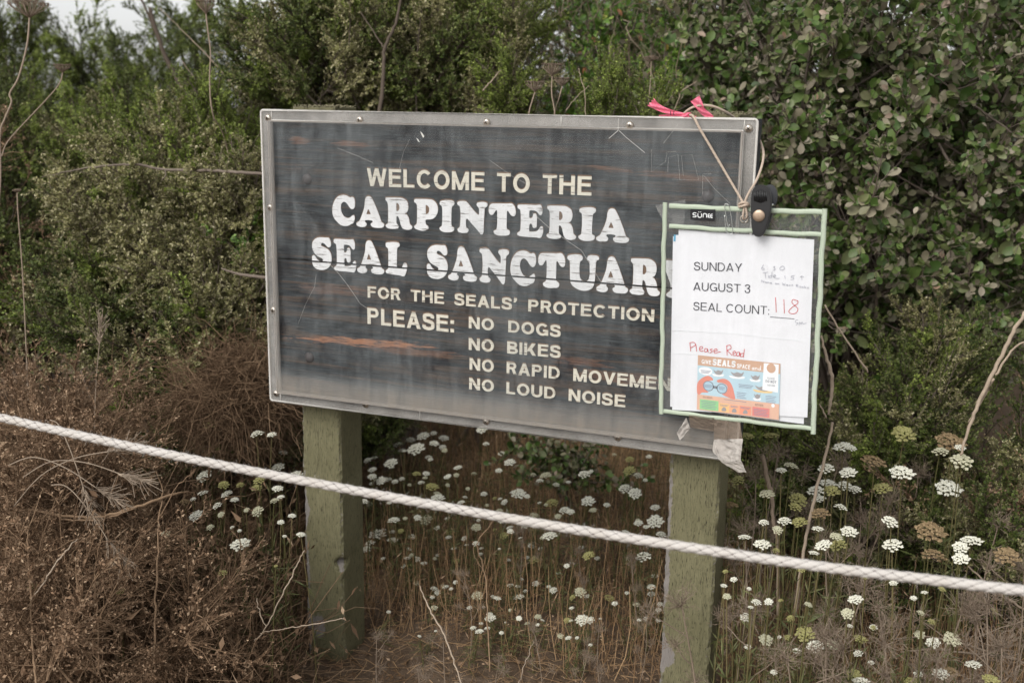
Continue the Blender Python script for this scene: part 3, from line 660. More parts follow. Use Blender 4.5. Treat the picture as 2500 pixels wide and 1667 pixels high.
# posts
def post(x0, gouge=None, seed=0, worn=()):
    a, n = .0885, 190; zs = np.linspace(-ZT-.12, .006, n); bev = .0042
    pr = np.random.default_rng(seed)
    base = [(bev, 0), (a*.5, 0), (a-bev, 0), (a, bev), (a, a*.5), (a, a-bev), (a-bev, a), (bev, a), (0, a-bev), (0, a*.5), (0, bev)]
    front = [(x, 0) for x in np.linspace(bev, a-bev, 11)]
    ring = front + [(a, y) for y in np.linspace(bev, a-bev, 8)] + [(a-bev, a), (bev, a)] + [(0, y) for y in np.linspace(a-bev, bev, 6)]
    m = len(ring); V = np.zeros((n, m, 3)); T = np.zeros((n, m, 3))
    for j, (x, y) in enumerate(ring):
        ed = (min(abs(x-bev), abs(x)) < .002 or abs(x-a+bev) < .002 or abs(x-a) < .001) and (abs(y) < .006)
        d = (.0006*fnoise(zs, zs*0, 9, seed+j) + .0005*fnoise(zs, zs*0, 55, seed+j+50)) if not ed else (.0013*fnoise(zs, zs*0, 40, seed+j)+.0010*fnoise(zs, zs*0, 160, seed+j+9))
        V[:, j] = np.stack([np.full(n, x)+(d if ed else d*.3)*(1 if x < a/2 else -1), np.full(n, y)+d, zs], 1)
        left = x < bev+.004 and y < .01
        T[:, j, 0] = (.46 if ed else .0) + (.06 if left else 0)
        for (wx, wz, rr, s_) in worn:
            T[:, j, 0] += s_*np.clip(1-np.hypot((x-wx)/rr*(1.3), (zs-wz)/rr/1.5), 0, 1)*(y < .01)
    if gouge is not None:
        gz, gd = gouge
        for j, (x, y) in enumerate(ring):
            dd = np.exp(-((zs-gz)/.010)**2)*math.exp(-((x-a)/.014)**2-((y)/.014)**2)*gd
            V[:, j, 0] -= dd; V[:, j, 1] += dd; T[:, j, 0] += dd*34
    F = []; q = np.arange(m)
    for i in range(n-1): F.append(np.stack([i*m+q, i*m+(q+1) % m, (i+1)*m+(q+1) % m, (i+1)*m+q], 1))
    mb = MB(); mb.add(V.reshape(-1, 3), np.vstack(F), 0, T.reshape(-1, 3))
    mb.add(V[-1], [list(range(m))], 0, T[-1]); V[:]
    o = link('post', mb.mesh('post', M['post'], False), sign, (x0, .0455, 0))
    # mossy broken end grain
    mb = MB(); N = 260
    P = np.stack([pr.uniform(.002, a-.002, N), pr.uniform(0, a, N), np.full(N, .005)], 1)
    E_ = P + np.stack([pr.normal(0, .006, N), pr.normal(0, .004, N), pr.uniform(.0005, .006, N)], 1)
    tubes(mb, np.stack([P, (P+E_)/2+pr.normal(0, .001, (N, 3)), E_], 1), .0011, 3)
    mo = link('moss', mb.mesh('moss', M['moss']), o)
    return o
post(.0368, (-.905, .017), 11, [(.004, -.80, .03, .9), (.01, -1.06, .05, .8), (.035, -1.05, .03, .7), (.004, -.93, .06, .5)])
post(.7905, None, 37, [(.006, -.96, .03, 1.0), (.018, -.965, .02, .7), (.002, -.70, .08, .25), (.002, -.82, .04, .4)])

# ------------------------------------------------------------------ document pouch hung over the sign's right end
YD = -.036
M['binding'] = plain('sage_piping', (.42, .48, .38), .75, .2, .15, 900, .6)
M['stitch'] = plain('stitching', (.30, .40, .28), .8, .1)
M['paper'] = plain('white_paper', (.69, .70, .73), .8, .15, .03, 18)
M['ink'] = plain('black_print', (.035, .035, .045), .7, .2, 0)
M['red_ink'] = plain('red_marker', (.55, .035, .04), .7, .2, .1)
M['pencil'] = plain('pencil', (.36, .37, .43), .8, .1, .1)
M['pen'] = plain('grey_pen', (.25, .26, .33), .8, .1, .1)
M['black_label'] = plain('black_label', (.010, .010, .012), .5, .3, .1)
M['label_white'] = plain('label_white', (.75, .77, .78), .6, .2, 0)
M['blue'] = plain('blue_card', (.10, .33, .50), .6, .2, .1)
pouch = empty('document_pouch', at_y(1821, 510, YD), 'clear vinyl document pouch with sage green piping hanging over sign corner', 'pouch')
PO = np.array(pouch.location)
def PX(zm, pts, y):            # zoom pixels -> (x, z) in the plane y
    ox, oy, s = zm; return np.array([uv_of(ox+a/s, oy+b/s, y) for a, b in pts])
ZP = (1550, 220, 3.734); ZQ = (1590, 560, 2.528); ZR = (1660, 1000, 7.84)
def poly_part(name, zm, pts, y, th, mat, parent, org, smooth=0, **kw):
    P = PX(zm, pts, y)
    if smooth: P = crom(P, smooth, True)
    mb = MB(); add_poly(mb, [P-org[[0, 2]]], y-org[1], th, 0)
    o = link(name, mb.mesh(name, mat), parent)
    return o
TLp, TRp, BRp, BLp = (1623, 494.5), (2020.5, 510), (1992, 1059), (1613, 1010)
def lerp(a, b, t): return tuple(a[i]+(b[i]-a[i])*t for i in range(2))
I1z = (0, 0, 1)
def band(name, a, b, wpx, y, cut0=0, cut1=0):
    """welt of piping between two pixels: rounded bar with stitched weave"""
    A, B = uv_of(*a, y), uv_of(*b, y); L = np.linalg.norm(B-A); t = (B-A)/L; n_ = np.array([-t[1], t[0]])
    w2 = wpx/FPX*1.72/2; K = 40; mb = MB()
    s = np.linspace(0, L, K); sag = .0006*np.sin(s*60)+.0004*np.sin(s*143+1)
    prof = [(-1, .0012), (-.92, -.0006), (-.5, -.0016), (0, -.0019), (.5, -.0016), (.92, -.0006), (1, .0012)]
    V = np.array([[(A+t*si+n_*(w2*p+sg_))[0], y+q, (A+t*si+n_*(w2*p+sg_))[1]] for p, q in prof for si, sg_ in zip(s, sag)])
    q = np.arange(K-1); F = [np.stack([j*K+q, j*K+q+1, (j+1)*K+q+1, (j+1)*K+q], 1) for j in range(6)]
    F.append(np.stack([6*K+q, 6*K+q+1, q+1, q], 1))
    mb.add(V-PO, np.vstack(F), 0); mb.add((V-PO)[[j*K for j in range(7)]], [[0, 1, 2, 3, 4, 5, 6]], 0); mb.add((V-PO)[[j*K+K-1 for j in range(7)]], [[6, 5, 4, 3, 2, 1, 0]], 0)
    st = MB(); ns = int(L/.0035)
    for k_ in range(ns):
        c0 = A+t*((k_+.2)*L/ns)-n_*w2*.55; c1 = A+t*((k_+.75)*L/ns)-n_*w2*.55
        one_tube(st, [(c0[0], y-.0017, c0[1])-PO, (c1[0], y-.0017, c1[1])-PO], .0003, 4, caps=False)
    o = link(name, mb.mesh(name, M['binding'], True), pouch)
    link('stitching', st.mesh('stitching', M['stitch']), o)
band('piping', lerp(TLp, BLp, 0), lerp(TLp, BLp, 1), 11.5, YD-.002)
band('piping', (TRp[0]-8, TRp[1]), (BRp[0]-8, BRp[1]), 12.5, YD-.002)
band('piping', (1634, 504), (2008, 519), 13, YD-.0005)
band('piping', (1634, 553), (2008, 574), 11.5, YD-.0005)
band('piping', (1620, 1004), (1984, 1047), 11, YD-.0005)
mb = MB()
F0 = [uv_of(a, b, YD) for a, b in ((1622, 500), (2012, 514), (1985, 1052), (1614, 1006))]
ns = 26; V = []
for j in range(ns):
    for i in range(ns):
        u, v = i/(ns-1), j/(ns-1)
        p = (1-u)*(1-v)*F0[0]+u*(1-v)*F0[1]+u*v*F0[2]+(1-u)*v*F0[3]
        V.append((p[0], YD-.0012+.0006*math.sin(u*9+v*4)+.0005*math.sin(v*14-u*5), p[1]))
q = np.array([[j*ns+i, j*ns+i+1, (j+1)*ns+i+1, (j+1)*ns+i] for j in range(ns-1) for i in range(ns-1)])
mb.add(np.array(V)-PO, q, 0); link('front_film', mb.mesh('front_film', M['film'], True), pouch)
mb = MB(); V2 = np.array(V); V2[:, 1] += .010; mb.add(V2-PO, q, 0); link('back_film', mb.mesh('back_film', M['film'], True), pouch)
lab = poly_part('brand_label', ZP, [(507, 1085), (735, 1090), (728, 1196), (505, 1180)], YD-.0030, .0008, M['black_label'], pouch, PO)
# stylised wordmark
mb = MB()
def ribbon2(mb, pts, wpx, y, mat=0, zm=ZP, org=None, closed=False):
    P = PX(zm, pts, y) ; org = PO if org is None else org
    P = np.array(P)
    T = np.gradient(P, axis=0) if not closed else (np.roll(P, -1, 0)-np.roll(P, 1, 0)); T /= np.maximum(np.linalg.norm(T, axis=1, keepdims=True), 1e-9)
    Nn = np.stack([-T[:, 1], T[:, 0]], 1); w2 = wpx/zm[2]/FPX*1.72/2; A, B = P-Nn*w2, P+Nn*w2; n = len(P)
    V = [(a[0], y, a[1]) for a in A]+[(b[0], y, b[1]) for b in B]+[(a[0], y+.00025, a[1]) for a in A]+[(b[0], y+.00025, b[1]) for b in B]
    q = np.arange(n-1); F = np.vstack([np.stack([q, q+1, n+q+1, n+q], 1), np.stack([q, 2*n+q, 2*n+q+1, q+1], 1), np.stack([n+q, n+q+1, 3*n+q+1, 3*n+q], 1)])
    mb.add(np.array(V)-org, F, mat)
yw = YD-.0034
for pl in ([(560, 1122), (538, 1120), (529, 1128), (534, 1138), (550, 1141), (558, 1148), (553, 1157), (527, 1156)], [(574, 1124), (574, 1148), (582, 1160), (598, 1161), (607, 1152), (607, 1126)],
           [(622, 1162), (622, 1138), (630, 1127), (646, 1128), (654, 1138), (654, 1164)], [(682, 1130), (668, 1134), (668, 1146), (682, 1146)], [(668, 1146), (668, 1158), (684, 1162)], [(708, 1132), (692, 1136), (692, 1149), (708, 1149)], [(692, 1149), (692, 1161), (708, 1166)]):
    P = np.array(pl, float); ribbon2(mb, crom(P, 3), 7, yw); yw -= .00002
for cx_ in (582, 600): ribbon2(mb, [(cx_-3, 1112), (cx_+4, 1112)], 6, yw)
link('wordmark', mb.mesh('wordmark', M['label_white']), lab)
# eyelet
mb = MB(); c = at_y(1550+997/3.734, 220+1175/3.734, YD-.003)
one_tube(mb, [(c[0]+.0058*math.cos(a), c[1], c[2]+.0058*math.sin(a))-PO for a in np.linspace(0, 2*math.pi, 25)], .0012, 8, caps=False)
link('eyelet', mb.mesh('eyelet', M['steel'], True), pouch)

# papers inside
def sheet(name, pts, y, label, cat, mat='paper', group=None):
    P = PX(I1z, pts, y); org = np.array([P[0][0], y, P[0][1]]); e = empty(name, org, label, cat, group)
    mb = MB(); n = 14; V = []
    for j in range(n):
        for i in range(n):
            u, v = i/(n-1), j/(n-1); p = (1-u)*(1-v)*P[0]+u*(1-v)*P[1]+u*v*P[2]+(1-u)*v*P[3]
            V.append((p[0], y+.0003*math.sin(5*v+3*u), p[1]))
    q = np.array([[j*n+i, j*n+i+1, (j+1)*n+i+1, (j+1)*n+i] for j in range(n-1) for i in range(n-1)])
    mb.add(np.array(V)-org, q, 0); link('sheet', mb.mesh('sheet', M[mat], True), e)
    return e, org
sheet('paper_sheet', [(1643, 577), (1980, 592), (1962, 1035), (1636, 992)], YD+.0060, 'rearmost spare white sheet showing as left margin behind the notice', 'paper')
sheet('paper_sheet', [(1650, 574), (1984, 590), (1966, 1020), (1638, 965)], YD+.0047, 'middle white sheet just behind the seal count notice', 'paper')
bl, bo = sheet('blue_card', [(1645, 573), (1662, 574), (1661, 590), (1644, 589)], YD+.0052, 'blue card whose corner peeks out behind the sheets at upper left', 'card', 'blue')
notice, NO_ = sheet('count_notice', [(1657, 560.5), (1988, 585), (1971, 1019), (1641, 1000)], YD+.0034, 'white seal count notice dated Sunday August 3 inside the pouch', 'notice')
YN = YD+.0026
def ntext(text, p0, p1, ptop, w, mat, spc=.13, space=.4, y=YN, zm=ZQ, par=None, org=None, squash=1):
    f = lambda p: uv_of(zm[0]+p[0]/zm[2], zm[1]+p[1]/zm[2], y)
    a, b, t = f(p0), f(p1), f(ptop); lay, tot = layout(text, w, spc, space); ex = (b-a)/tot
    u = ex/np.linalg.norm(ex); ez = np.array([-u[1], u[0]])*abs(t[1]-a[1]); mb = MB(); org = NO_ if org is None else org
    for ch, g, x in lay: add_strips(mb, g, a+ex*x-org[[0, 2]], ex, ez, y-org[1], .0002, 0, dy=.00001)
    link('lettering', mb.mesh('lettering', M[mat]), par or notice)
ntext('SUNDAY', (263, 252), (559, 262), (263, 201), .105, 'ink', .14)
ntext('AUGUST 3', (259, 376), (610, 392), (259, 326), .105, 'ink', .14, .34)
ntext('SEAL COUNT:', (259, 498), (727, 526), (259, 448), .105, 'ink', .14, .34)
def hand(strokes, wpx, mat, y=YN-.0001, name='handwriting', par=None, org=None):
    mb = MB(); org = NO_ if org is None else org; yy = y
    for s_ in strokes:
        P = np.array(s_, float); P = crom(P, 4) if len(P) > 2 else P
        ribbon2(mb, P, wpx, yy, 0, ZQ, org); yy -= .00001
    link(name, mb.mesh(name, M[mat]), par or notice)
hand([[(733, 540), (883, 552)]], 3, 'ink', name='underline')
hand([[(238, 700), (243, 752)], [(236, 700), (262, 697), (273, 712), (245, 730)], [(276, 712), (280, 754)], [(298, 740), (316, 734), (311, 722), (298, 730), (301, 750), (322, 750)], [(347, 737), (331, 736), (330, 755), (345, 752), (347, 737), (352, 760)],
      [(378, 738), (362, 742), (377, 752), (360, 763)], [(388, 752), (407, 746), (399, 736), (386, 746), (392, 764), (412, 758), (428, 756)],
      [(465, 718), (468, 778)], [(463, 720), (486, 714), (492, 734), (468, 746)], [(468, 746), (500, 778)], [(504, 766), (521, 760), (515, 750), (504, 758), (508, 778), (524, 776)], [(546, 758), (528, 760), (528, 780), (542, 778), (546, 758), (549, 786)], [(575, 738), (568, 790)], [(569, 765), (552, 768), (551, 784), (567, 782)]], 3.6, 'red_ink')
hand([[(767, 420), (771, 512)], [(818, 432), (821, 518)], [(903, 442), (875, 433), (868, 452), (888, 472), (905, 492), (893, 516), (864, 520), (848, 506), (868, 482), (900, 460), (906, 446), (900, 438)]], 3.4, 'red_ink')
hand([[(694, 218), (680, 240), (688, 252), (697, 243), (682, 237)], [(716, 228), (717, 230)], [(716, 245), (717, 247)], [(752, 230), (763, 229), (756, 238), (766, 246), (751, 254)], [(808, 226), (792, 240), (800, 252), (820, 244), (818, 230), (806, 227)],
      [(688, 268), (720, 264)], [(703, 266), (706, 301)], [(722, 282), (723, 300)], [(745, 262), (743, 299)], [(743, 284), (728, 290), (731, 299), (742, 296)], [(752, 292), (769, 287), (760, 280), (752, 292), (770, 302), (794, 302)], [(823, 285), (827, 306)], [(840, 304), (841, 305)], [(884, 285), (866, 287), (864, 296), (878, 298), (875, 309), (860, 311)], [(930, 314), (928, 288)], [(918, 296), (928, 288), (941, 294)]], 2.3, 'pencil')
MINI = {'N': [[(0, 0), (0, 1), (.5, 0), (.5, 1)]], 'o': [[(.25, .5), (.02, .3), (.2, 0), (.45, .2), (.25, .5)]], 'n': [[(0, .5), (.03, 0)], [(.03, .3), (.25, .5), (.35, 0)]], 'e': [[(.03, .25), (.35, .3), (.2, .5), (.02, .25), (.2, 0), (.45, .08)]],
        'W': [[(0, 1), (.15, 0), (.33, .6), (.5, 0), (.65, 1)]], 's': [[(.35, .5), (.1, .42), (.3, .2), (.02, 0)]], 't': [[(.15, .9), (.18, 0)], [(0, .6), (.32, .6)]], 'R': [[(0, 0), (.02, 1)], [(.02, 1), (.4, .85), (.05, .5)], [(.05, .5), (.5, 0)]], 'c': [[(.35, .45), (.05, .35), (.1, .03), (.4, .08)]], 'k': [[(0, 1), (.02, 0)], [(.35, .5), (.05, .25)], [(.05, .25), (.38, 0)]]}
st = []; x = 0; a, b = np.array([681, 327.]), np.array([977, 366.])
txt = 'None on West Rocks'
adv = {'N': .75, 'W': .85, 'R': .7, ' ': .5}
tot = sum(adv.get(c_, .55) for c_ in txt)
for c_ in txt:
    if c_ != ' ':
        for s_ in MINI[c_]: st.append([tuple(a+(b-a)*(x+u*.95)/tot+np.array([0, -15*v])) for u, v in s_])
    x += adv.get(c_, .55)
hand(st, 2.0, 'pencil')
hand([[(907, 557), (892, 562), (890, 574), (906, 578), (892, 592)], [(912, 592), (916, 572), (924, 586), (930, 571), (938, 584), (957, 577)]], 1.8, 'pen')
# crease across the notice
hand([[(128, 622), (520, 645), (700, 668), (920, 690), (948, 735)], [(125, 765), (280, 772)]], 1.4, 'label_white', name='paper_fold')

# small printed flyer taped onto the notice
QP = [(288, 775), (797, 828), (787, 1175), (281, 1110)]
def Q(s_, t_): return tuple((1-s_)*(1-t_)*np.array(QP[0])+s_*(1-t_)*np.array(QP[1])+s_*t_*np.array(QP[2])+(1-s_)*t_*np.array(QP[3]))
YF2 = YN-.0006
fo = at_y(ZQ[0]+288/ZQ[2], ZQ[1]+775/ZQ[2], YF2)
flyer = empty('seal_flyer', fo, 'small colourful flyer asking to give seals space, taped low on the notice', 'flyer')
cols = dict(tan=(.50, .26, .13), sky=(.38, .58, .68), salmon=(.68, .36, .22), green=(.18, .55, .17), yellow=(.85, .45, .10), lorange=(.85, .33, .12), orange=(.78, .20, .07), red=(.68, .10, .07), hand=(.66, .13, .05), lens=(.30, .48, .58), rock=(.22, .20, .20), white=(.82, .84, .86), dark=(.10, .12, .16), sand=(.75, .50, .15), sea=(.30, .50, .62), brown=(.28, .12, .05))
for n_, c_ in cols.items(): c_ = tuple(.78*v_+.14 for v_ in c_); M['fly_'+n_] = plain('print_'+n_, c_, .5, .3, .08)
def fl(name, st_, col, lev, sm=0):
    P = [Q(*p) for p in st_]; pp = PX(ZQ, P, YF2)
    if sm: pp = crom(pp, sm, True)
    mb = MB(); yv = YF2-.00004*lev; add_poly(mb, [pp-fo[[0, 2]]], yv-fo[1], .00003 if lev else .0002, 0)
    link(name, mb.mesh(name, M['fly_'+col]), flyer)
R4 = lambda a, b, c_, d: [(a, b), (c_, b), (c_, d), (a, d)]
fl('backing', R4(0, 0, 1, 1), 'sky', 0)
fl('header', R4(0, 0, 1, .185), 'tan', 1); fl('lower_band', R4(0, .72, 1, 1), 'salmon', 1)
fl('binocular_hand', [(0, .70), (0, .52), (.05, .42), (.12, .36), (.17, .38), (.19, .43), (.12, .46), (.09, .54), (.10, .62), (.14, .66), (.06, .68), (.03, .72)], 'hand', 2, 3)
fl('binocular_hand', [(.24, .42), (.32, .38), (.39, .42), (.43, .52), (.45, .62), (.46, .73), (.38, .71), (.30, .66), (.36, .60), (.36, .50), (.30, .46), (.25, .46)], 'hand', 2, 3)
for cx_ in (.135, .30):
    ci = lambda r: [(cx_+r*math.cos(a), .545+(.02 if cx_ > .2 else 0)+r*1.45*math.sin(a)) for a in np.linspace(0, 2*math.pi, 18)[:-1]]
    fl('binocular_rim', ci(.066), 'dark', 3); fl('binocular_lens', ci(.055), 'sea', 4)
fl('binocular_bridge', R4(.19, .53, .245, .58), 'dark', 3)
fl('speech_bubble', [(.02, .24), (.08, .21), (.15, .22), (.18, .28), (.15, .34), (.08, .35), (.02, .31)], 'white', 2, 3)
for x_, y_, w_ in ((.25, .27, .06), (.48, .27, .08), (.70, .29, .055), (.80, .47, .10), (.73, .62, .04)):
    fl('seal_drawing', [(x_-w_, y_-.03), (x_-w_*.5, y_-.01), (x_, y_-.035), (x_+w_*.6, y_-.02), (x_+w_, y_-.05), (x_+w_*.8, y_+.02), (x_+w_*.3, y_+.05), (x_-w_*.5, y_+.04)], 'rock', 3, 3)
    fl('foam_edge', [(x_-w_*1.2, y_+.04), (x_, y_+.05), (x_+w_*1.1, y_+.03), (x_+w_, y_+.07), (x_, y_+.085), (x_-w_*.9, y_+.08)], 'white' if x_ < .78 or x_ > .85 else 'sand', 2, 3)
fl('door_hanger', [(.80, .02), (.98, .02), (.98, .52), (.79, .50)], 'white', 4); fl('hanger_hole', [(.89+.055*math.cos(a), .10+.085*math.sin(a)) for a in np.linspace(0, 6.28, 17)[:-1]], 'tan', 5)
fl('box_green', R4(.035, .80, .262, .985), 'green', 2); fl('box_yellow', R4(.27, .83, .395, .985), 'yellow', 2); fl('box_amber', R4(.40, .83, .515, .985), 'lorange', 2); fl('box_orange', R4(.52, .83, .66, .985), 'orange', 2); fl('box_red', R4(.675, .82, .885, .985), 'red', 2)
fl('emblem', [(.925+.022*math.cos(a), .76+.035*math.sin(a)) for a in np.linspace(0, 6.28, 11)[:-1]], 'white', 2)
for x_ in (.33, .455, .59): fl('seal_drawing', [(x_-.03, .95), (x_-.01, .90), (x_+.015, .90), (x_+.03, .94), (x_+.02, .965), (x_-.02, .968)], 'rock', 3, 3)
def ft(text, s0, t0, s1, h, col, w=.2, lev=5):
    p0, p1, pt = Q(s0, t0), Q(s1, t0), Q(s0, t0-h)
    ntext(text, p0, p1, pt, w, 'fly_'+col, .14, .4, YF2-.00004*lev-.00008, ZQ, flyer, fo)
ft('GIVE', .045, .148, .16, .075, 'white', .2, 3); ft('SEALS', .18, .155, .455, .115, 'white', .26, 3); ft('SPACE', .475, .158, .635, .075, 'white', .2, 3); ft('and...', .655, .162, .81, .085, 'white', .12, 3)
ft('PLEASE', .845, .30, .935, .035, 'dark', .14, 6); ft('DO NOT', .825, .36, .955, .045, 'dark', .22, 6); ft('DISTURB', .845, .42, .94, .03, 'dark', .14, 6)
ft('DO KEEP:', .07, .775, .19, .035, 'brown', .22, 3); ft('NEVER:', .705, .80, .81, .04, 'brown', .24, 3)
tl = []
for x0, x1, y0, n_, dy_ in ((.05, .24, .83, 5, .03), (.69, .87, .86, 5, .025), (.28, .385, .855, 2, .02), (.41, .505, .855, 2, .02), (.53, .65, .855, 2, .02), (.50, .68, .45, 3, .025), (.48, .60, .60, 4, .03), (.83, .96, .60, 5, .028), (.04, .16, .27, 3, .022), (.33, .60, .755, 1, .02), (.08, .19, .53, 3, .02), (.26, .34, .54, 3, .02)):
    for i in range(n_): tl.append([Q(x0+.002*i, y0+dy_*i), Q(x1-.012*(i % 3), y0+dy_*i)])
mb = MB()
for i, s_ in enumerate(tl): ribbon2(mb, s_, 3.0, YF2-.00032, 0, ZQ, fo)
link('small_print', mb.mesh('small_print', M['pen']), flyer)

# paper clip, elastic tie, clamp
clip = [(812, 1075), (822, 1160), (846, 1290), (862, 1312), (882, 1308), (890, 1290), (880, 1180), (862, 1080), (850, 1048), (832, 1040), (818, 1052), (826, 1140), (840, 1230), (855, 1246), (866, 1235), (858, 1150)]
clip = [(815, 1138), (830, 1270), (850, 1305), (875, 1312), (890, 1290), (880, 1180), (860, 1060), (845, 1042), (828, 1040), (818, 1052), (832, 1160), (846, 1235), (860, 1245), (862, 1225)]
M['wire'] = plain('bright_wire', (.62, .64, .62), .25, .5, .1, 50, 0, .9)
P = PX(ZP, clip, YD-.004); mb = MB(); P = crom(P, 5); cc = np.array([P[0][0], YD-.004, P[0][1]])
one_tube(mb, np.array([(p[0], YD-.0036-.0008*(i > 30), p[1]) for i, p in enumerate(P)])-cc, .0006, 6)
pc = link('paper_clip', mb.mesh('paper_clip', M['wire'], True), None, cc); tag(pc, 'thin silver wire paper clip on the pouch top beside the black brand tag', 'paper clip')

k = NM('elastic_cord'); v = k.coord(); wv = k.n('ShaderNodeTexWave', wave_type='BANDS', bands_direction='DIAGONAL'); wv.inputs['Scale'].default_value = 260; k.l(v, wv.inputs['Vector'])
k.base(k.mix(wv.outputs['Fac'], (.30, .22, .16), (.55, .46, .38))); k.rough(.8); M['cord'] = k.m
cz = at_y(1550+1000/3.734, 220+1050/3.734, YD-.006)
def cp(x, y, yy): return at_y(1550+x/3.734, 220+y/3.734, yy)
cord = empty('elastic_cord', cz, 'tan elastic cord knotted to the pouch eyelet and looped over the sign top', 'cord')
def cordpart(name, pts, r=.0020, n=8):
    mb = MB(); one_tube(mb, crom(np.array([cp(*p) for p in pts]), n)-cz, r, 8); return link(name, mb.mesh(name, M['cord'], True), cord)
cordpart('strand', [(990, 1045, YD-.004), (960, 980, -.033), (830, 760, -.026), (690, 520, -.024), (590, 350, -.023), (550, 270, -.020), (520, 232, -.012), (480, 232, .004), (462, 244, .020)])
cordpart('strand', [(440, 228, -.002), (470, 195, -.004), (530, 158, -.006), (620, 140, -.006), (720, 152, 0.0), (820, 195, .012), (890, 240, .030), (912, 262, .044)])
cordpart('strand', [(1130, 440, .046), (1148, 480, .030), (1168, 545, .014), (1172, 610, .0), (1155, 700, -.012), (1110, 820, -.024), (1050, 920, -.034), (1015, 990, -.040), (1000, 1045, -.040)])
cordpart('strand', [(1000, 1030, YD-.006), (992, 1100, YD-.007), (985, 1160, YD-.006), (996, 1180, YD-.002)], .0018)
cordpart('strand', [(1004, 1030, YD-.007), (1016, 1100, YD-.008), (1022, 1150, YD-.007), (1008, 1172, YD-.003)], .0018)
cordpart('knot', [(948, 1052, YD-.004), (965, 1032, YD-.008), (1000, 1026, YD-.010), (1030, 1038, YD-.008), (1036, 1058, YD-.004), (1010, 1050, YD-.011), (975, 1060, YD-.009), (950, 1066, YD-.005)], .0022)

k = NM('black_plastic'); k.base((.012, .012, .013)); k.rough(.38); k.spec(.5); v = k.coord(); k.bump(k.noise(v, 900, 2), .15, .0004); M['plastic'] = k.m
M['plastic_grey'] = plain('scuffed_black_plastic', (.035, .037, .042), .5, .5, .4, 500, .2)
M['copper'] = plain('copper_rivet', (.40, .30, .22), .42, .5, .2, 90, .1, .7)
ccl = cp(1150, 1100, YD-.016)
clamp = empty('spring_clamp', ccl, 'black plastic spring clamp with copper rivet gripping the pouch top', 'clip')
def cl_poly(name, pts, y, th, mat, sm=4, bev=.0):
    P = crom(PX(ZP, pts, y), sm, True); c0 = P.mean(0); mb = MB()
    add_poly(mb, [(c0+(P-c0)*.90)-ccl[[0, 2]]], y-ccl[1]-.0012, .0014, 0); add_poly(mb, [P-ccl[[0, 2]]], y-ccl[1], th, 0)
    return link(name, mb.mesh(name, mat), clamp)
fj = cl_poly('front_jaw', [(1150, 866), (1195, 876), (1225, 910), (1242, 970), (1245, 1040), (1238, 1110), (1222, 1180), (1196, 1265), (1165, 1325), (1120, 1338), (1080, 1315), (1064, 1240), (1057, 1150), (1055, 1060), (1060, 970), (1075, 905), (1108, 873)], YD-.016, .007, M['plastic'])
cl_poly('back_jaw', [(1205, 868), (1250, 868), (1282, 905), (1296, 960), (1292, 1020), (1275, 1060), (1255, 1120), (1232, 1200), (1198, 1280), (1165, 1300), (1150, 1200), (1160, 1000), (1180, 890)], YD+.010, .008, M['plastic_grey'])
for i in range(8):
    mb = MB(); x_ = 1088+i*15.5; P0 = cp(x_, 905+6*abs(i-3.5), YD-.0178); P1 = cp(x_+2, 1010+6*(3.5-abs(i-3.5)), YD-.0178); one_tube(mb, np.array([P0, P1])-ccl, .0011, 6); link('grip_rib', mb.mesh('grip_rib', M['plastic'], True), fj)
mb = MB(); lathe(mb, [(.0093, .002), (.0093, -.0008), (.0085, -.0016), (.004, -.0021), (.0003, -.0022)], 24)
p = cp(1130, 1146, YD-.018); link('rivet', mb.mesh('rivet', M['copper'], True), clamp, p-ccl)
mb = MB(); one_tube(mb, np.array([cp(1215, 1050, YD-.010), cp(1250, 1045, YD-.004), cp(1262, 1052, YD+.006)])-ccl, .0022, 8); link('spring', mb.mesh('spring', M['wire'], True), clamp)

# adhesive tape
def crumple(name, pts, y, mat, label, cat, amp=.002, n=9, sub=None):
    """quad patch pts (4 zoom px corners) bent and creased"""
    zm = ZR; P = [at_y(zm[0]+a/zm[2], zm[1]+b/zm[2], y+dy_) for a, b, dy_ in pts]; org = P[0]; V = []
    for j in range(n):
        for i in range(n):
            u, v = i/(n-1), j/(n-1); p = (1-u)*(1-v)*P[0]+u*(1-v)*P[1]+u*v*P[2]+(1-u)*v*P[3]
            e = 0 if (i in (0, n-1) and j in (0, n-1)) else 1
            V.append(p-org+np.array([rng.normal()*amp*.25, rng.normal()*amp, rng.normal()*amp*.25])*e)
    q = np.array([[j*n+i, j*n+i+1, (j+1)*n+i+1, (j+1)*n+i] for j in range(n-1) for i in range(n-1)])
    mb = MB(); mb.add(np.array(V), q, 0); o = link(name, mb.mesh(name, M[mat]), None, org)
    if label: tag(o, label, cat)
    return o
tp = crumple('packing_tape', [(170, 95, -.006), (660, 150, -.006), (655, 415, .004), (200, 340, .002)], YD+.002, 'tape_brown', 'brownish clear tape stuck under the pouch bottom edge, left piece', 'tape', .0006)
o = crumple('loose_flap', [(-60, 450, -.02), (120, 150, -.008), (203, 345, -.006), (0, 590, -.022)], YD, 'tape_white', None, None, .0012, 7)
o.location = o.location-tp.location; o.parent = tp
tp2 = crumple('packing_tape', [(655, 185, -.006), (1150, 235, -.004), (1200, 560, -.012), (650, 575, .000)], YD, 'tape_brown', 'longer tape strip under the pouch with a crumpled whitish hanging end', 'tape', .0008)
o = crumple('crumpled_end', [(655, 572, -.002), (1205, 555, -.014), (1165, 960, -.026), (800, 1010, -.014)], YD, 'tape_white', None, None, .0014, 7); o.location = o.location-tp2.location; o.parent = tp2
o = crumple('crumpled_end', [(655, 572, -.002), (800, 1010, -.014), (760, 950, -.012), (622, 785, -.004)], YD, 'tape_white', None, None, .001, 5); o.location = o.location-tp2.location; o.parent = tp2
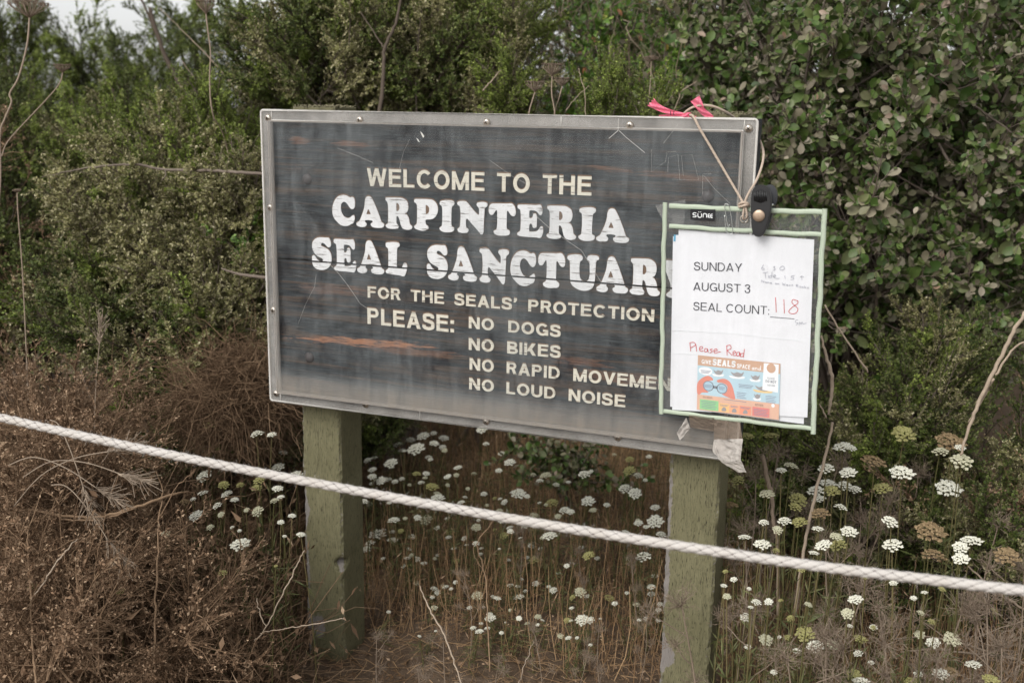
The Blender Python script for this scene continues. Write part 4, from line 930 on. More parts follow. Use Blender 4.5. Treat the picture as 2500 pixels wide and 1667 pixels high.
o = crumple('crumpled_end', [(800, 1010, -.014), (1165, 960, -.026), (1270, 1197, -.03), (1120, 1200, -.026)], YD, 'tape_white', None, None, .0010, 6); o.location = o.location-tp2.location; o.parent = tp2
def tape2(pts, label, y=YP-.0045):
    P = [at_y(a, b, y+dy_) for a, b, dy_ in pts]; org = P[0]; V = []; n = 6
    for j in range(n):
        for i in range(n):
            u, v = i/(n-1), j/(n-1); V.append((1-u)*(1-v)*P[0]+u*(1-v)*P[1]+u*v*P[2]+(1-u)*v*P[3]-org+rng.normal(size=3)*.0004)
    q = np.array([[j*n+i, j*n+i+1, (j+1)*n+i+1, (j+1)*n+i] for j in range(n-1) for i in range(n-1)])
    mb = MB(); mb.add(np.array(V), q, 0); tag(link('clear_tape', mb.mesh('clear_tape', M['tape']), None, org), label, 'tape')
tape2([(1600, 502, -.002), (1673, 487, -.004), (1670, 548, -.004), (1630, 560, -.003)], 'clear curled tape at the pouch upper left corner on the sign pane')

# pink flagging ribbon on the board's top edge
k = NM('pink_flagging'); k.base((.98, .24, .36)); k.rough(.35); k.spec(.5)
tr = k.n('ShaderNodeBsdfTranslucent'); tr.inputs[0].default_value = (1, .32, .42, 1); ms = k.n('ShaderNodeMixShader'); ms.inputs[0].default_value = .3
k.l(k.b.outputs[0], ms.inputs[1]); k.l(tr.outputs[0], ms.inputs[2]); k.l(ms.outputs[0], k.out.inputs[0]); M['pink'] = k.m
ro = cp(470, 235, .002)
rib = empty('flagging_ribbon', ro, 'bright pink plastic flagging ribbon tied over the top edge of the sign', 'ribbon')
def rstrip(name, pts, notch=False):
    P = crom(np.array([[a, b, h, y] for a, b, h, y in pts], float), 6); n = len(P); T = np.gradient(P[:, :2], axis=0); T /= np.linalg.norm(T, axis=1, keepdims=True); Nn = np.stack([-T[:, 1], T[:, 0]], 1)
    V = []; c5 = np.linspace(-1, 1, 7); mb = MB()
    for i in range(n):
        for j, c_ in enumerate(c5):
            q = P[i, :2]+Nn[i]*P[i, 2]*1.3*c_ + (T[i]*12*(-1)**j if notch and i == n-1 else 0)
            V.append(cp(q[0], q[1], P[i, 3]+.0025*math.sin(c_*4+i*.5)*min(1, P[i, 2]/20))-ro)
    F = np.array([[i*7+j, i*7+j+1, (i+1)*7+j+1, (i+1)*7+j] for i in range(n-1) for j in range(6)])
    mb.add(np.array(V), F, 0); link(name, mb.mesh(name, M['pink']), rib)
rstrip('ribbon_tail', [(500, 232, 9, .0), (440, 226, 14, .0), (350, 208, 17, -.004), (260, 180, 20, -.008), (190, 145, 26, -.012), (148, 112, 34, -.014)], True)
rstrip('ribbon_tail', [(560, 244, 6, .002), (440, 240, 10, .0), (320, 236, 12, .0), (220, 240, 8, .004)])
rstrip('ribbon_tail', [(712, 252, 12, .004), (660, 225, 22, .002), (610, 185, 24, -.004), (580, 130, 30, -.008), (548, 78, 38, -.010)])
rstrip('ribbon_knot', [(430, 222, 10, -.004), (455, 232, 16, -.007), (485, 226, 16, -.007), (515, 218, 10, -.003)])
for x_ in (328, 358):
    mb = MB(); one_tube(mb, np.array([cp(x_, 190, -.0095), cp(x_-4, 215, -.0105), cp(x_-2, 230, -.009)])-ro, .0006, 5); link('pen_mark', mb.mesh('pen_mark', M['ink']), rib)
SMOOTH_ALL = True      # stems, twigs and leaves shade smoothly
# ------------------------------------------------------------------ ground
def gz(x, y):
    x = np.asarray(x, float); y = np.asarray(y, float)
    h = .018*fnoise(x, y, 2.2, 4) + .009*fnoise(x, y, 9, 6)
    m1 = .055*np.exp(-((x-.32)**2/.05+(y-.30)**2/.03)); m2 = .05*np.exp(-((x+.35)**2+(y-.2)**2)/.04)
    far = .02*np.clip(y-.6, 0, 3)
    return h + m1 + m2 + far - .012
g = 170; s = np.linspace(-1, 1, g); w = np.sign(s)*(np.abs(s)*2.6+np.abs(s)**6*60)
Xg, Yg = np.meshgrid(w+.3, w+.6); Zg = gz(Xg, Yg); Zg = np.where(np.hypot(Xg, Yg) > 6, .02, Zg)
fine = .004*rng.normal(size=Zg.shape)*(np.hypot(Xg, Yg) < 3)
mb = MB(); q = np.arange(g-1); I, J = np.meshgrid(q, q); a = (J*g+I).ravel()
mb.add(np.stack([Xg, Yg, Zg+fine], -1).reshape(-1, 3), np.stack([a, a+1, a+g+1, a+g], 1), 0)
k = NM('dry_dirt'); v = k.coord(); n1 = k.noise(v, 4, 5); n2 = k.noise(v, 60, 6, .7)
c = k.ramp(n1, [(.3, (.13, .086, .055)), (.7, (.28, .205, .145))]); c = k.mix(k.math('MULTIPLY', n2, .8), c, (.035, .025, .018))
k.base(c); k.rough(.95); k.spec(.1); k.bump(n2, .9, .012); M['dirt'] = k.m
tag(link('ground', mb.mesh('ground', M['dirt'], True)), kind='structure')

# ------------------------------------------------------------------ rope barrier in front
k = NM('braided_cotton'); v = k.coord(); n1 = k.noise(v, 900, 3); n2 = k.noise(v, 30, 4); a = k.attr()
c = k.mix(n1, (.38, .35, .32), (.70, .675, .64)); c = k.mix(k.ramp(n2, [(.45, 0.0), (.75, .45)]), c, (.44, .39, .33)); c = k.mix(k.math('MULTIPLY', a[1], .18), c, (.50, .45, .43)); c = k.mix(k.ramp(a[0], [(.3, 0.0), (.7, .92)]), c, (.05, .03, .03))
k.base(c); k.rough(.9); k.spec(.15); k.bump(n1, .8, .0008); M['rope'] = k.m
M['rope_core'] = plain('rope_shadow_core', (.09, .06, .06), .95, .1)
RP = [(-420, 925, 1.56), (0, 1019, 1.46), (350, 1096, 1.395), (733, 1172, 1.335), (1250, 1266, 1.27), (1645, 1330, 1.215), (2000, 1382, 1.17), (2250, 1412, 1.14), (2500, 1441, 1.11), (2900, 1478, 1.06)]
rc = crom(np.array([at_d(*p) for p in RP]), 130); L = np.concatenate([[0], np.cumsum(np.linalg.norm(np.diff(rc, axis=0), axis=1))])
n = int(L[-1]/.0010); ss = np.linspace(0, L[-1], n); rc = np.stack([np.interp(ss, L, rc[:, i]) for i in range(3)], 1)
T = norm(np.gradient(rc, axis=0)); U = norm(np.cross(T, [0, 0, 1.])); Wv = np.cross(U, T)
ro_ = rc[n//2].copy(); rope = empty('rope', ro_, 'long white braided rope stretched slackly in front of the sign', 'rope')
NA = 30; th = np.arange(NA)*2*math.pi/NA; TH, SS = np.meshgrid(th, ss); SP = .0175; NL = 3
wob = .35*np.sin(SS*23)+.25*np.sin(SS*61+1)
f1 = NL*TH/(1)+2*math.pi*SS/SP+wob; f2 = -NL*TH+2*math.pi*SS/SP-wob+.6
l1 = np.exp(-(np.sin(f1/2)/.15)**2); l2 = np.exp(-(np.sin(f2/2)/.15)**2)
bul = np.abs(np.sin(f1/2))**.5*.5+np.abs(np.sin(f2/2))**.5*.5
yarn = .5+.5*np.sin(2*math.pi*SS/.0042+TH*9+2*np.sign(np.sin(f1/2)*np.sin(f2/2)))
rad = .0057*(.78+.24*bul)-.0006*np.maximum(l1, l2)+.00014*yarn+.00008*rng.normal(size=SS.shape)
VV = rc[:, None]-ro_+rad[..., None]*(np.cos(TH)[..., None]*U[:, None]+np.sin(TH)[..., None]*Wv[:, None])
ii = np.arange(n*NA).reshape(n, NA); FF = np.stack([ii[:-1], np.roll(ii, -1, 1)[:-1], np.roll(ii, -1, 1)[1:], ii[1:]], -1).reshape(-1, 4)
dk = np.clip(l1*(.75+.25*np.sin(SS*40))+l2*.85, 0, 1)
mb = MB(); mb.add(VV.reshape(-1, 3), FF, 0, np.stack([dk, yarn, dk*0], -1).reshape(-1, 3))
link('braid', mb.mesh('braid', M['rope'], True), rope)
# loose fibres
N = 900; i0 = rng.integers(0, n, N); d = rdir(N); p0 = rc[i0]+norm(np.cross(T[i0], d))*.0066; p1 = p0+norm(p0-rc[i0]+rng.normal(0, .004, (N, 3)))*rng.uniform(.0015, .005, (N, 1))
mb = MB(); tubes(mb, wiggle(p0-ro_, p1-ro_, 3, np.full(N, .0006)), .00012, 3); tag(link('fibres', mb.mesh('fibres', M['rope']), rope), kind='stuff')

# ------------------------------------------------------------------ vegetation materials
G = lambda *c: tuple(c)
M['bark'] = twig_mat('grey_brown_bark', (.13, .095, .072), (.24, .20, .165))
M['bark_dark'] = twig_mat('dark_bark', (.055, .040, .030), (.11, .085, .065))
M['dry'] = twig_mat('dry_stalk', (.20, .145, .105), (.46, .37, .28))
M['dead'] = twig_mat('dead_brush', (.12, .072, .042), (.35, .235, .145))
M['straw'] = twig_mat('straw', (.22, .125, .062), (.54, .36, .20))
M['greenstem'] = twig_mat('green_stem', (.085, .085, .026), (.19, .15, .07))
M['coy_green'] = leaf_mat('brush_leaf_green', [(0, (.060, .095, .014)), (.45, (.125, .165, .030)), (.8, (.21, .26, .055)), (1, (.31, .34, .11))])
M['coy_dusty'] = leaf_mat('brush_leaf_dusty', [(0, (.080, .095, .026)), (.4, (.165, .160, .062)), (.75, (.29, .265, .14)), (1, (.45, .41, .27))])
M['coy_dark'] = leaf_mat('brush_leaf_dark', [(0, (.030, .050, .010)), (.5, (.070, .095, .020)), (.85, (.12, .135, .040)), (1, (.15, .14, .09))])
M['berry'] = leaf_mat('berry_leaf', [(0, (.025, .055, .010)), (.25, (.055, .095, .018)), (.45, (.105, .130, .045)), (.68, (.145, .130, .085)), (.93, (.235, .205, .155)), (.975, (.25, .16, .12)), (1, (.22, .26, .03))], .5, .35, .08, .3)
M['berry_fresh'] = leaf_mat('berry_leaf_fresh', [(0, (.045, .10, .015)), (.5, (.09, .17, .028)), (.85, (.19, .27, .05)), (1, (.30, .12, .05))], .4, .45, .2)
M['crisp'] = leaf_mat('dead_leaf', [(0, (.095, .058, .034)), (.5, (.21, .135, .085)), (1, (.40, .295, .20))], .8, .1, .1)
M['weed'] = leaf_mat('weed_leaf', [(0, (.05, .065, .02)), (1, (.12, .12, .05))])

LEAFSLOTS = {}
M['dead_limb'] = M['dead']
def branch_mesh(name, L, ntw, nlf, ll, lw, leafmat, bark, shape=LEAF_SMALL, ang=(25, 60), twl=.42, tint=(0, 1), droop=0., main_r=.004, dens_top=1.0, updir=.35, keep_slots=False, leafout=.9):
    mb = MB(); t = np.linspace(0, 1, 7)
    c = np.stack([.05*L*np.sin(t*3+rng.uniform(0, 6)), .05*L*np.sin(t*2.3+rng.uniform(0, 6)), L*t], 1); c -= c[0]
    tubes(mb, c[None], (main_r*(1-.8*t))[None], 5, 0, np.array([[rng.uniform(.2, .9), 0, 0]]))
    u = rng.uniform(.12, 1, ntw)**dens_top; i = (u*6).astype(int).clip(0, 5); f = (u*6-i)[:, None]; b0 = c[i]*(1-f)+c[i+1]*f
    az_ = rng.uniform(0, 2*math.pi, ntw); an = np.radians(rng.uniform(*ang, ntw))
    d = np.stack([np.sin(an)*np.cos(az_), np.sin(an)*np.sin(az_), np.cos(an)], 1)
    tl_ = L*twl*(1.05-.65*u)*rng.uniform(.5, 1.15, ntw)
    b1 = b0+d*tl_[:, None]; b1[:, 2] += updir*.25*tl_
    P = wiggle(b0, b1, 5, tl_*.06); tubes(mb, P, np.linspace(.0016, .0005, 5)[None].repeat(ntw, 0)*(L/.4)**.5, 3, 0, np.stack([rng.uniform(0, 1, ntw)]*3, 1))
    # leaves along the twigs
    N = ntw*nlf; ti = np.repeat(np.arange(ntw), nlf); v = rng.uniform(.12, 1.0, N); k_ = (v*4).astype(int).clip(0, 3); ff = (v*4-k_)[:, None]
    pos = P[ti, k_]*(1-ff)+P[ti, k_+1]*ff; td = norm(P[ti, k_+1]-P[ti, k_])
    rd = norm(np.cross(td, rdir(N))); dd = norm(td*rng.uniform(.35, 1.1, (N, 1))+rd*leafout); dd[:, 2] -= droop
    nn = norm(td*1.0+rng.normal(0, .5, (N, 3))+np.array([0, 0, .5]))
    sc = rng.uniform(.38 if shape is LEAF_OVAL else .55, 1.15, N)*(1.1-.35*v)
    tn = np.stack([tint[0]+(tint[1]-tint[0])*np.clip(rng.beta(1.6, 1.9, N)+.12*(v-.5), 0, 1), rng.uniform(0, 1, N), v], 1)
    slots = (pos, dd, nn, ll*sc, lw*sc)
    if keep_slots:
        bare = mb.mesh(name+'_twigs', [bark, leafmat])
    leaves(mb, pos, dd, nn, ll*sc, lw*sc, shape, 1, tn, rng.normal(.0, .28, N) if shape is LEAF_OVAL else None)
    me = mb.mesh(name, [bark, leafmat])
    if keep_slots: LEAFSLOTS[me.name] = slots
    return (me, bare) if keep_slots else me

PR = {}
PR['green'] = [branch_mesh('brush_sprig', .36, 30, 42, .0125, .0060, M['coy_green'], M['bark'], ang=(12, 38)) for _ in range(3)]
PR['dusty'] = [branch_mesh('brush_sprig', .36, 32, 40, .0125, .0062, M['coy_dusty'], M['bark'], ang=(18, 62)) for _ in range(3)]
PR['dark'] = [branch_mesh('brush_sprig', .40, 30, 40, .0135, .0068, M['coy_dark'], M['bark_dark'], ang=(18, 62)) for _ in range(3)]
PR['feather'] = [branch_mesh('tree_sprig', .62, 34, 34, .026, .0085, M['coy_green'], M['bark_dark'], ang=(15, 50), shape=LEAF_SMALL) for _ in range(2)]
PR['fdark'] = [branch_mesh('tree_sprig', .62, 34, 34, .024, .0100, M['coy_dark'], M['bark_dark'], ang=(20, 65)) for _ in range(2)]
bp = [branch_mesh('berry_branch', .40, 13, 9, .038, .0255, M['berry'], M['bark'], LEAF_OVAL, ang=(25, 75), keep_slots=True, main_r=.005) for _ in range(3)]
PR['berry'] = [b[0] for b in bp]; PR['berry_bare'] = [b[1] for b in bp]
PR['fresh'] = [branch_mesh('berry_branch', .38, 10, 9, .034, .021, M['berry_fresh'], M['bark'], LEAF_OVAL, ang=(15, 45), main_r=.004) for _ in range(2)]
PR['dryt'] = [branch_mesh('dead_spray', .42, 34, 9, .014, .006, M['crisp'], M['dead'], ang=(15, 70), twl=.5) for _ in range(2)]

def orient(d, roll):
    q = Vector(d).to_track_quat('Z', 'Y'); return (q @ Matrix.Rotation(roll, 3, 'Z').to_quaternion()).to_euler()

def shrub(name, label, cat, blobs, kinds, n, size=(.8, 1.2), base=None, up=.55, nlimb=22, bark='bark', group=None, shell=.5, clipfn=None, limb_r=.009, facing=True):
    """blobs: (px, py, depth, half width px, half height px, half depth m). kinds: list of (proto, weight)"""
    C = []; 
    for px, py, d, rx, ry, rz in blobs: C.append((at_d(px, py, d), rx*d/FPX, ry*d/FPX, rz))
    b = np.mean([c_[0] for c_ in C], 0) if base is None else np.array(base, float)
    b = np.array([b[0], b[1], float(gz(b[0], b[1]))]); e = empty(name, b, label, cat, group)
    H = np.array([RGT[0], RGT[1], 0]); H /= np.linalg.norm(H); D = np.array([FWD[0], FWD[1], 0]); D /= np.linalg.norm(D)
    vol = np.array([c_[1]*c_[2]+.02 for c_ in C]); vol /= vol.sum(); pts = []
    kn = [k_ for k_, _ in kinds]; kw = np.array([w_ for _, w_ in kinds], float); kw /= kw.sum()
    for i in range(n):
        for _try in range(20):
            c_, rx, ry, rz = C[rng.choice(len(C), p=vol)]
            u = norm(rng.normal(size=3)); r = rng.uniform(shell**3, 1)**(1/3)
            if facing and u[1] > .3 and rng.random() < .5: u[1] = -u[1]
            p = c_+r*(u[0]*rx*H+u[1]*rz*D+np.array([0, 0, u[2]*ry]))
            if p[2] > .04 and (clipfn is None or clipfn(p)): break
        out = norm(u[0]*H+u[1]*D+np.array([0, 0, u[2]*.6])+np.array([0, 0, up])+rng.normal(0, .25, 3))
        sc = rng.uniform(*size); kk = kn[rng.choice(len(kn), p=kw)]; me = PR[kk][rng.integers(len(PR[kk]))]
        o0 = p-out*.22*sc
        o = link('leafy_branch', me, e, o0-b, orient(out, rng.uniform(0, 6.28)), sc); pts.append((o0, out, o, kk))
    sel = rng.choice(n, min(nlimb, n), replace=False); P = []
    for i in sel:
        p1 = pts[i][0]; mid = (b+p1)/2+rng.normal(0, .06, 3); t = np.linspace(0, 1, 9)[:, None]
        P.append((1-t)**2*(b+rng.normal(0, .03, 3)*[1, 1, 0])+2*t*(1-t)*(mid*np.array([1, 1, .8]))+t*t*p1+rng.normal(0, .008, (9, 3))*np.sin(t*math.pi))
    mb = MB(); tubes(mb, np.array(P)-b, np.linspace(limb_r, limb_r*.3, 9)[None]*rng.uniform(.6, 1.4, (len(P), 1)), 6, 0, rng.uniform(0, 1, (len(P), 3)))
    link('limbs', mb.mesh('limbs', M[bark], True), e)
    return e, pts

# far trees along the back
shrub('background_tree', 'dark green tree mass farthest back behind the left thicket', 'tree', [(120, 560, 7.5, 420, 150, .9), (650, 520, 7.8, 420, 150, .9)], [('fdark', 2), ('feather', 1)], 150, (1.0, 1.6), limb_r=.05, bark='bark_dark', nlimb=16)
shrub('background_tree', 'tall bright green feathery tree at the top left corner', 'tree', [(50, 240, 5.6, 90, 110, .4), (10, 90, 5.4, 40, 70, .3)], [('feather', 5), ('fdark', 1)], 60, (.45, .75), limb_r=.03, bark='bark_dark', up=1.2)
shrub('background_tree', 'feathery green tree with pointed top left of the pale sky notch', 'tree', [(300, 350, 5.2, 160, 110, .4), (225, 190, 5.2, 22, 90, .15), (400, 200, 5.2, 60, 60, .3), (310, 240, 5.2, 70, 50, .2)], [('feather', 3), ('fdark', 2)], 95, (.38, .62), limb_r=.03, bark='bark_dark', up=1.3)
shrub('background_tree', 'dark bushy tree behind the slanting bare trunk', 'tree', [(570, 300, 5.6, 150, 110, .5), (470, 90, 5.6, 110, 50, .3), (650, 130, 5.9, 110, 100, .4)], [('fdark', 2), ('feather', 2)], 85, (.4, .66), limb_r=.03, bark='bark_dark')
shrub('background_tree', 'dark thicket tree beyond the gap above the sign', 'tree', [(1400, 250, 5.2, 300, 250, .6), (1750, 160, 5.4, 260, 200, .6)], [('fdark', 3), ('feather', 1), ('berry', 1)], 150, (.8, 1.2), limb_r=.03, bark='bark_dark')
shrub('background_tree', 'dark tree mass behind the big-leaved bush at far right', 'tree', [(2250, 380, 5.6, 520, 300, .7), (2300, 750, 5.0, 450, 350, .5)], [('fdark', 2), ('berry', 1)], 150, (.8, 1.2), limb_r=.03, bark='bark_dark')
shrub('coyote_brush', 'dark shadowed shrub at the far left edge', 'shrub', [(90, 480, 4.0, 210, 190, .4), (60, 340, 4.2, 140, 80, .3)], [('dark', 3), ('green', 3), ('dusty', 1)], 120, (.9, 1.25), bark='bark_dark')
shrub('coyote_brush', 'grey brown shrub low at the left edge above the dead brush', 'shrub', [(60, 740, 3.3, 180, 130, .3), (-80, 600, 3.3, 120, 200, .3)], [('dark', 3), ('dusty', 1), ('dryt', 2)], 85, (.8, 1.1), bark='bark_dark')
shrub('coyote_brush', 'upright green shrub behind the horizontal dead branch', 'shrub', [(350, 370, 3.7, 130, 80, .3), (240, 370, 3.9, 90, 60, .3)], [('green', 5), ('dark', 1), ('dusty', 1)], 80, (.75, 1.1), up=1.3)
shrub('coyote_brush', 'bright green shrub hard against the left side of the sign', 'shrub', [(550, 430, 3.1, 90, 160, .22), (600, 570, 3.0, 70, 130, .2), (470, 330, 3.3, 60, 50, .15)], [('green', 7), ('dusty', 1)], 110, (.7, 1.0), up=1.2)
shrub('coyote_brush', 'pale dusty rounded shrub left of the sign', 'shrub', [(400, 560, 2.95, 190, 150, .3), (530, 640, 2.75, 130, 110, .22), (430, 440, 3.0, 110, 70, .22), (570, 740, 2.65, 90, 90, .18), (620, 540, 2.75, 50, 120, .15)], [('dusty', 7), ('green', 1)], 215, (.65, 1.0), shell=.4)
shrub('coyote_brush', 'low green and brown shrub under the pale dusty one', 'shrub', [(420, 800, 2.8, 240, 150, .3), (250, 720, 2.9, 130, 100, .25), (520, 900, 2.7, 150, 110, .25)], [('green', 2), ('dusty', 2), ('dark', 3)], 150, (.6, .95), shell=.3)
shrub('coyote_brush', 'broad olive shrub rising directly behind the sign top', 'shrub', [(840, 170, 3.3, 210, 190, .35), (1060, 200, 3.25, 180, 180, .3), (960, 30, 3.35, 270, 130, .35), (730, 200, 3.4, 80, 120, .25), (1180, 70, 3.4, 100, 140, .25)], [('dusty', 5), ('green', 3), ('dark', 1)], 340, (.65, 1.1), shell=.35, nlimb=60, base=at_z(950, 1120, 0), up=.9, limb_r=.012)
shrub('coyote_brush', 'green sprig shrub at the right end of the olive shrub', 'shrub', [(1260, 60, 3.0, 60, 130, .15), (1250, 230, 2.9, 60, 60, .12)], [('green', 4), ('dusty', 1)], 34, (.55, .85), up=1.2, nlimb=5, base=at_z(1150, 1080, 0))
shrub('coyote_brush', 'small fresh green sprigs poking above the sign middle', 'shrub', [(1490, 250, 2.5, 55, 75, .12), (1570, 280, 2.5, 30, 45, .1)], [('green', 1)], 26, (.45, .7), up=2.0, nlimb=4, limb_r=.003, base=at_z(1500, 1075, 0))
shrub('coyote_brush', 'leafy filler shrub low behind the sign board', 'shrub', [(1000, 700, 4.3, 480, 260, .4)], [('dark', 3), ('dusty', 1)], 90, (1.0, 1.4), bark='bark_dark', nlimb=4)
shrub('wax_leaf_sapling', 'bright broad-leaved sapling in the dark gap above the sign', 'sapling', [(1450, 90, 3.6, 55, 110, .15), (1530, 40, 3.8, 60, 70, .15)], [('fresh', 1)], 26, (.7, 1.0), up=1.5, nlimb=4, limb_r=.005, base=at_z(1450, 1060, 0))
shrub('wax_leaf_sapling', 'small bright broad-leaved sapling low in the dark gap', 'sapling', [(1390, 255, 3.2, 80, 50, .15), (1620, 190, 3.4, 60, 110, .15)], [('fresh', 1)], 26, (.5, .8), up=1.5, nlimb=4, limb_r=.004, base=at_z(1440, 1065, 0))
e, pts = shrub('lemonade_berry_bush', 'huge bush of dusty oval leaves filling the upper right behind the sign', 'bush',
      [(1950, 250, 3.0, 230, 260, .4), (2250, 180, 3.0, 280, 260, .4), (2380, 480, 2.95, 220, 260, .35), (2050, 560, 2.9, 230, 260, .35), (1750, 130, 3.3, 170, 180, .35), (2250, 800, 3.0, 260, 200, .3), (2480, 100, 3.2, 150, 200, .3), (1700, 300, 3.4, 150, 130, .3)],
      [('berry', 1)], 350, (.7, 1.05), shell=.42, nlimb=60, limb_r=.013)
# the leaves of the nearest branches are separate pieces
lvar = []
for i in range(4):
    mb = MB(); leaves(mb, np.zeros((1, 3)), np.array([[1., 0, 0]]), np.array([[0, 0, 1.]]), 1.0, .68, LEAF_OVAL, 0, np.array([[[.3, .3, 0], [.62, .6, 0], [.8, .8, 0], [.12, .5, 0]][i]]), [(.1, -.15, .2, 0)[i]])
    lvar.append(mb.mesh('leaf', M['berry']))
near = sorted(range(len(pts)), key=lambda i: float((pts[i][0]+pts[i][1]*.1-CAM)@FWD))
done = 0
for i in near:
    if done > 240: break
    o0, out, o, kk = pts[i]
    pc_ = o0+out*.15-CAM; sx_ = CX+FPX*(pc_@RGT)/(pc_@FWD); sy_ = CY-FPX*(pc_@UPV)/(pc_@FWD)
    if not (1900 < sx_ < 2480 and 40 < sy_ < 900): continue
    pos, dd, nn, LL, WW = LEAFSLOTS[o.data.name]; o.data = PR['berry_bare'][PR['berry'].index(o.data)]
    dd = norm(dd); sv = norm(np.cross(nn, dd)); nv = np.cross(dd, sv)
    for j in range(len(pos)):
        lf = bpy.data.objects.new('leaf', lvar[rng.choice(4, p=[.32, .36, .2, .12])]); COL.objects.link(lf); lf.parent = o
        mt = Matrix([[dd[j, a_]*LL[j], sv[j, a_]*LL[j], nv[j, a_]*LL[j], pos[j, a_]] for a_ in range(3)]+[[0, 0, 0, 1]])
        lf.matrix_local = mt; done += 1

shrub('coyote_brush', 'low green brown shrub in front of the big bush at lower right', 'shrub', [(2230, 980, 2.55, 130, 170, .2), (2120, 1080, 2.5, 120, 100, .18), (2300, 870, 2.6, 60, 80, .12)], [('dusty', 2), ('green', 3), ('dark', 2)], 95, (.45, .8), up=1.3, nlimb=14, limb_r=.005)
shrub('coyote_brush', 'brownish low shrub at the right edge below the berry bush', 'shrub', [(2470, 1150, 2.4, 130, 200, .2), (2380, 1300, 2.3, 160, 120, .2)], [('dusty', 3), ('dark', 3), ('dryt', 1)], 85, (.5, .8), up=.9, nlimb=14, limb_r=.005)
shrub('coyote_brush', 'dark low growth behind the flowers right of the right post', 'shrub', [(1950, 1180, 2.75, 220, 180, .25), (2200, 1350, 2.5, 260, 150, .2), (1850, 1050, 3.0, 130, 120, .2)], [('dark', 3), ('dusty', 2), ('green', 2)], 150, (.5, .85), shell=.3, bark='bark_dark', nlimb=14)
shrub('berry_seedling', 'low cluster of dusty oval leaves on the ground below the board', 'seedling', [(1400, 1110, 3.0, 130, 60, .12)], [('berry', 1)], 12, (.5, .75), nlimb=4, limb_r=.004)
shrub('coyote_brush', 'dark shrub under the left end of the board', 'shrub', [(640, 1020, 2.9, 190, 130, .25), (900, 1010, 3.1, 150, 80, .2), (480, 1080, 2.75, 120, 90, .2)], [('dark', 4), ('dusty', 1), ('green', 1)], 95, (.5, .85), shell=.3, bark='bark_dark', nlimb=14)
shrub('berry_shoot', 'few bright rounded leaves beside the left edge of the sign', 'shoot', [(595, 600, 2.6, 30, 35, .05)], [('fresh', 1)], 3, (.35, .5), nlimb=2, limb_r=.003, up=1)

# ------------------------------------------------------------------ dead brush and litter
def mass(name, label_kind, N, sampler, K, amp, r, mat, tint_lo=0, tint_hi=1, sides=3):
    p0, p1 = sampler(N); P = wiggle(p0, p1, K, amp*rng.uniform(.3, 1.3, N)); rr = r*rng.uniform(.5, 1.4, N)
    mb = MB(); tubes(mb, P, rr[:, None]*np.linspace(1, .45, K)[None], sides, 0, np.stack([rng.uniform(tint_lo, tint_hi, N)]*3, 1))
    return mb, P
def ground_pts(N, x0, x1, y0, y1):
    x = rng.uniform(x0, x1, N); y = rng.uniform(y0, y1, N); return np.stack([x, y, gz(x, y)], 1)
def vis_pts(N, pxr, pyr, zr):
    """points whose ground position is under the given part of the view"""
    px = rng.uniform(*pxr, N); py = rng.uniform(*pyr, N); z = rng.uniform(*zr, N)
    R_ = FWD[None]+RGT[None]*((px-CX)/FPX)[:, None]-UPV[None]*((py-CY)/FPX)[:, None]
    return CAM+R_*((z-CAM[2])/R_[:, 2])[:, None]

# straw litter on the ground
def s_litter(N):
    a = ground_pts(N, -1.6, 1.9, -.75, 1.9); a[:, 2] += rng.uniform(.0, .022, N); d = rdir(N); d[:, 2] *= .16
    return a, a+d*rng.uniform(.02, .11, (N, 1))
mb, _ = mass('s', '', 22000, s_litter, 4, .010, .0008, 'straw')
n_ = 16000; a = ground_pts(n_, -1.6, 1.9, -.7, 1.9); a[:, 2] += rng.uniform(0, .02, n_)
leaves(mb, a, rdir(n_)*[1, 1, .3], rdir(n_, 1.2), rng.uniform(.005, .016, n_), rng.uniform(.002, .007, n_), LEAF_DIA, 1, np.stack([rng.uniform(0, .9, n_)]*3, 1))
tag(link('litter', mb.mesh('litter', [M['straw'], M['crisp']])), 'tangled brown straw and leaf litter covering the ground round the posts', 'litter', kind='stuff')

# fine dead vines heaped left of the sign
def s_mound(N):
    c0 = at_d(575, 960, 2.45); u = norm(rng.normal(size=(N, 3))); p = c0+u*rng.uniform(.5, 1, (N, 1))*np.array([.13, .11, .09]); d = rdir(N); d[:, 2] -= .3
    return p, p+norm(d)*rng.uniform(.05, .16, (N, 1))
mb, _ = mass('m', '', 5200, s_mound, 6, .022, .0009, 'dead')
tag(link('dead_vine_heap', mb.mesh('dead_vine_heap', M['dead'])), 'heap of fine dead brown vines left of the sign bottom corner', 'vines', kind='stuff')

for lab_, bl_, n_ in (('forking dead bush left of the brown vine heap above the rope', [(130, 1000, 2.35, 140, 70, .2), (290, 1040, 2.4, 90, 50, .2)], 36),
                     ('forking dead bush with curled leaves at the left just under the rope', [(90, 1180, 2.0, 130, 90, .15), (220, 1160, 2.05, 110, 70, .15)], 38),
                     ('low spread of forking dead twigs midway down the left brush', [(200, 1360, 1.9, 200, 80, .15), (350, 1340, 2.05, 80, 60, .15)], 34),
                     ('forking dead twigs in the bottom left corner', [(120, 1540, 1.75, 200, 90, .12), (430, 1540, 1.85, 150, 60, .12)], 34)):
    shrub('dead_bush', lab_, 'dead bush', bl_, [('dryt', 1)], n_, (.35, .75), shell=.2, bark='dead', nlimb=10, limb_r=.004, up=.5)
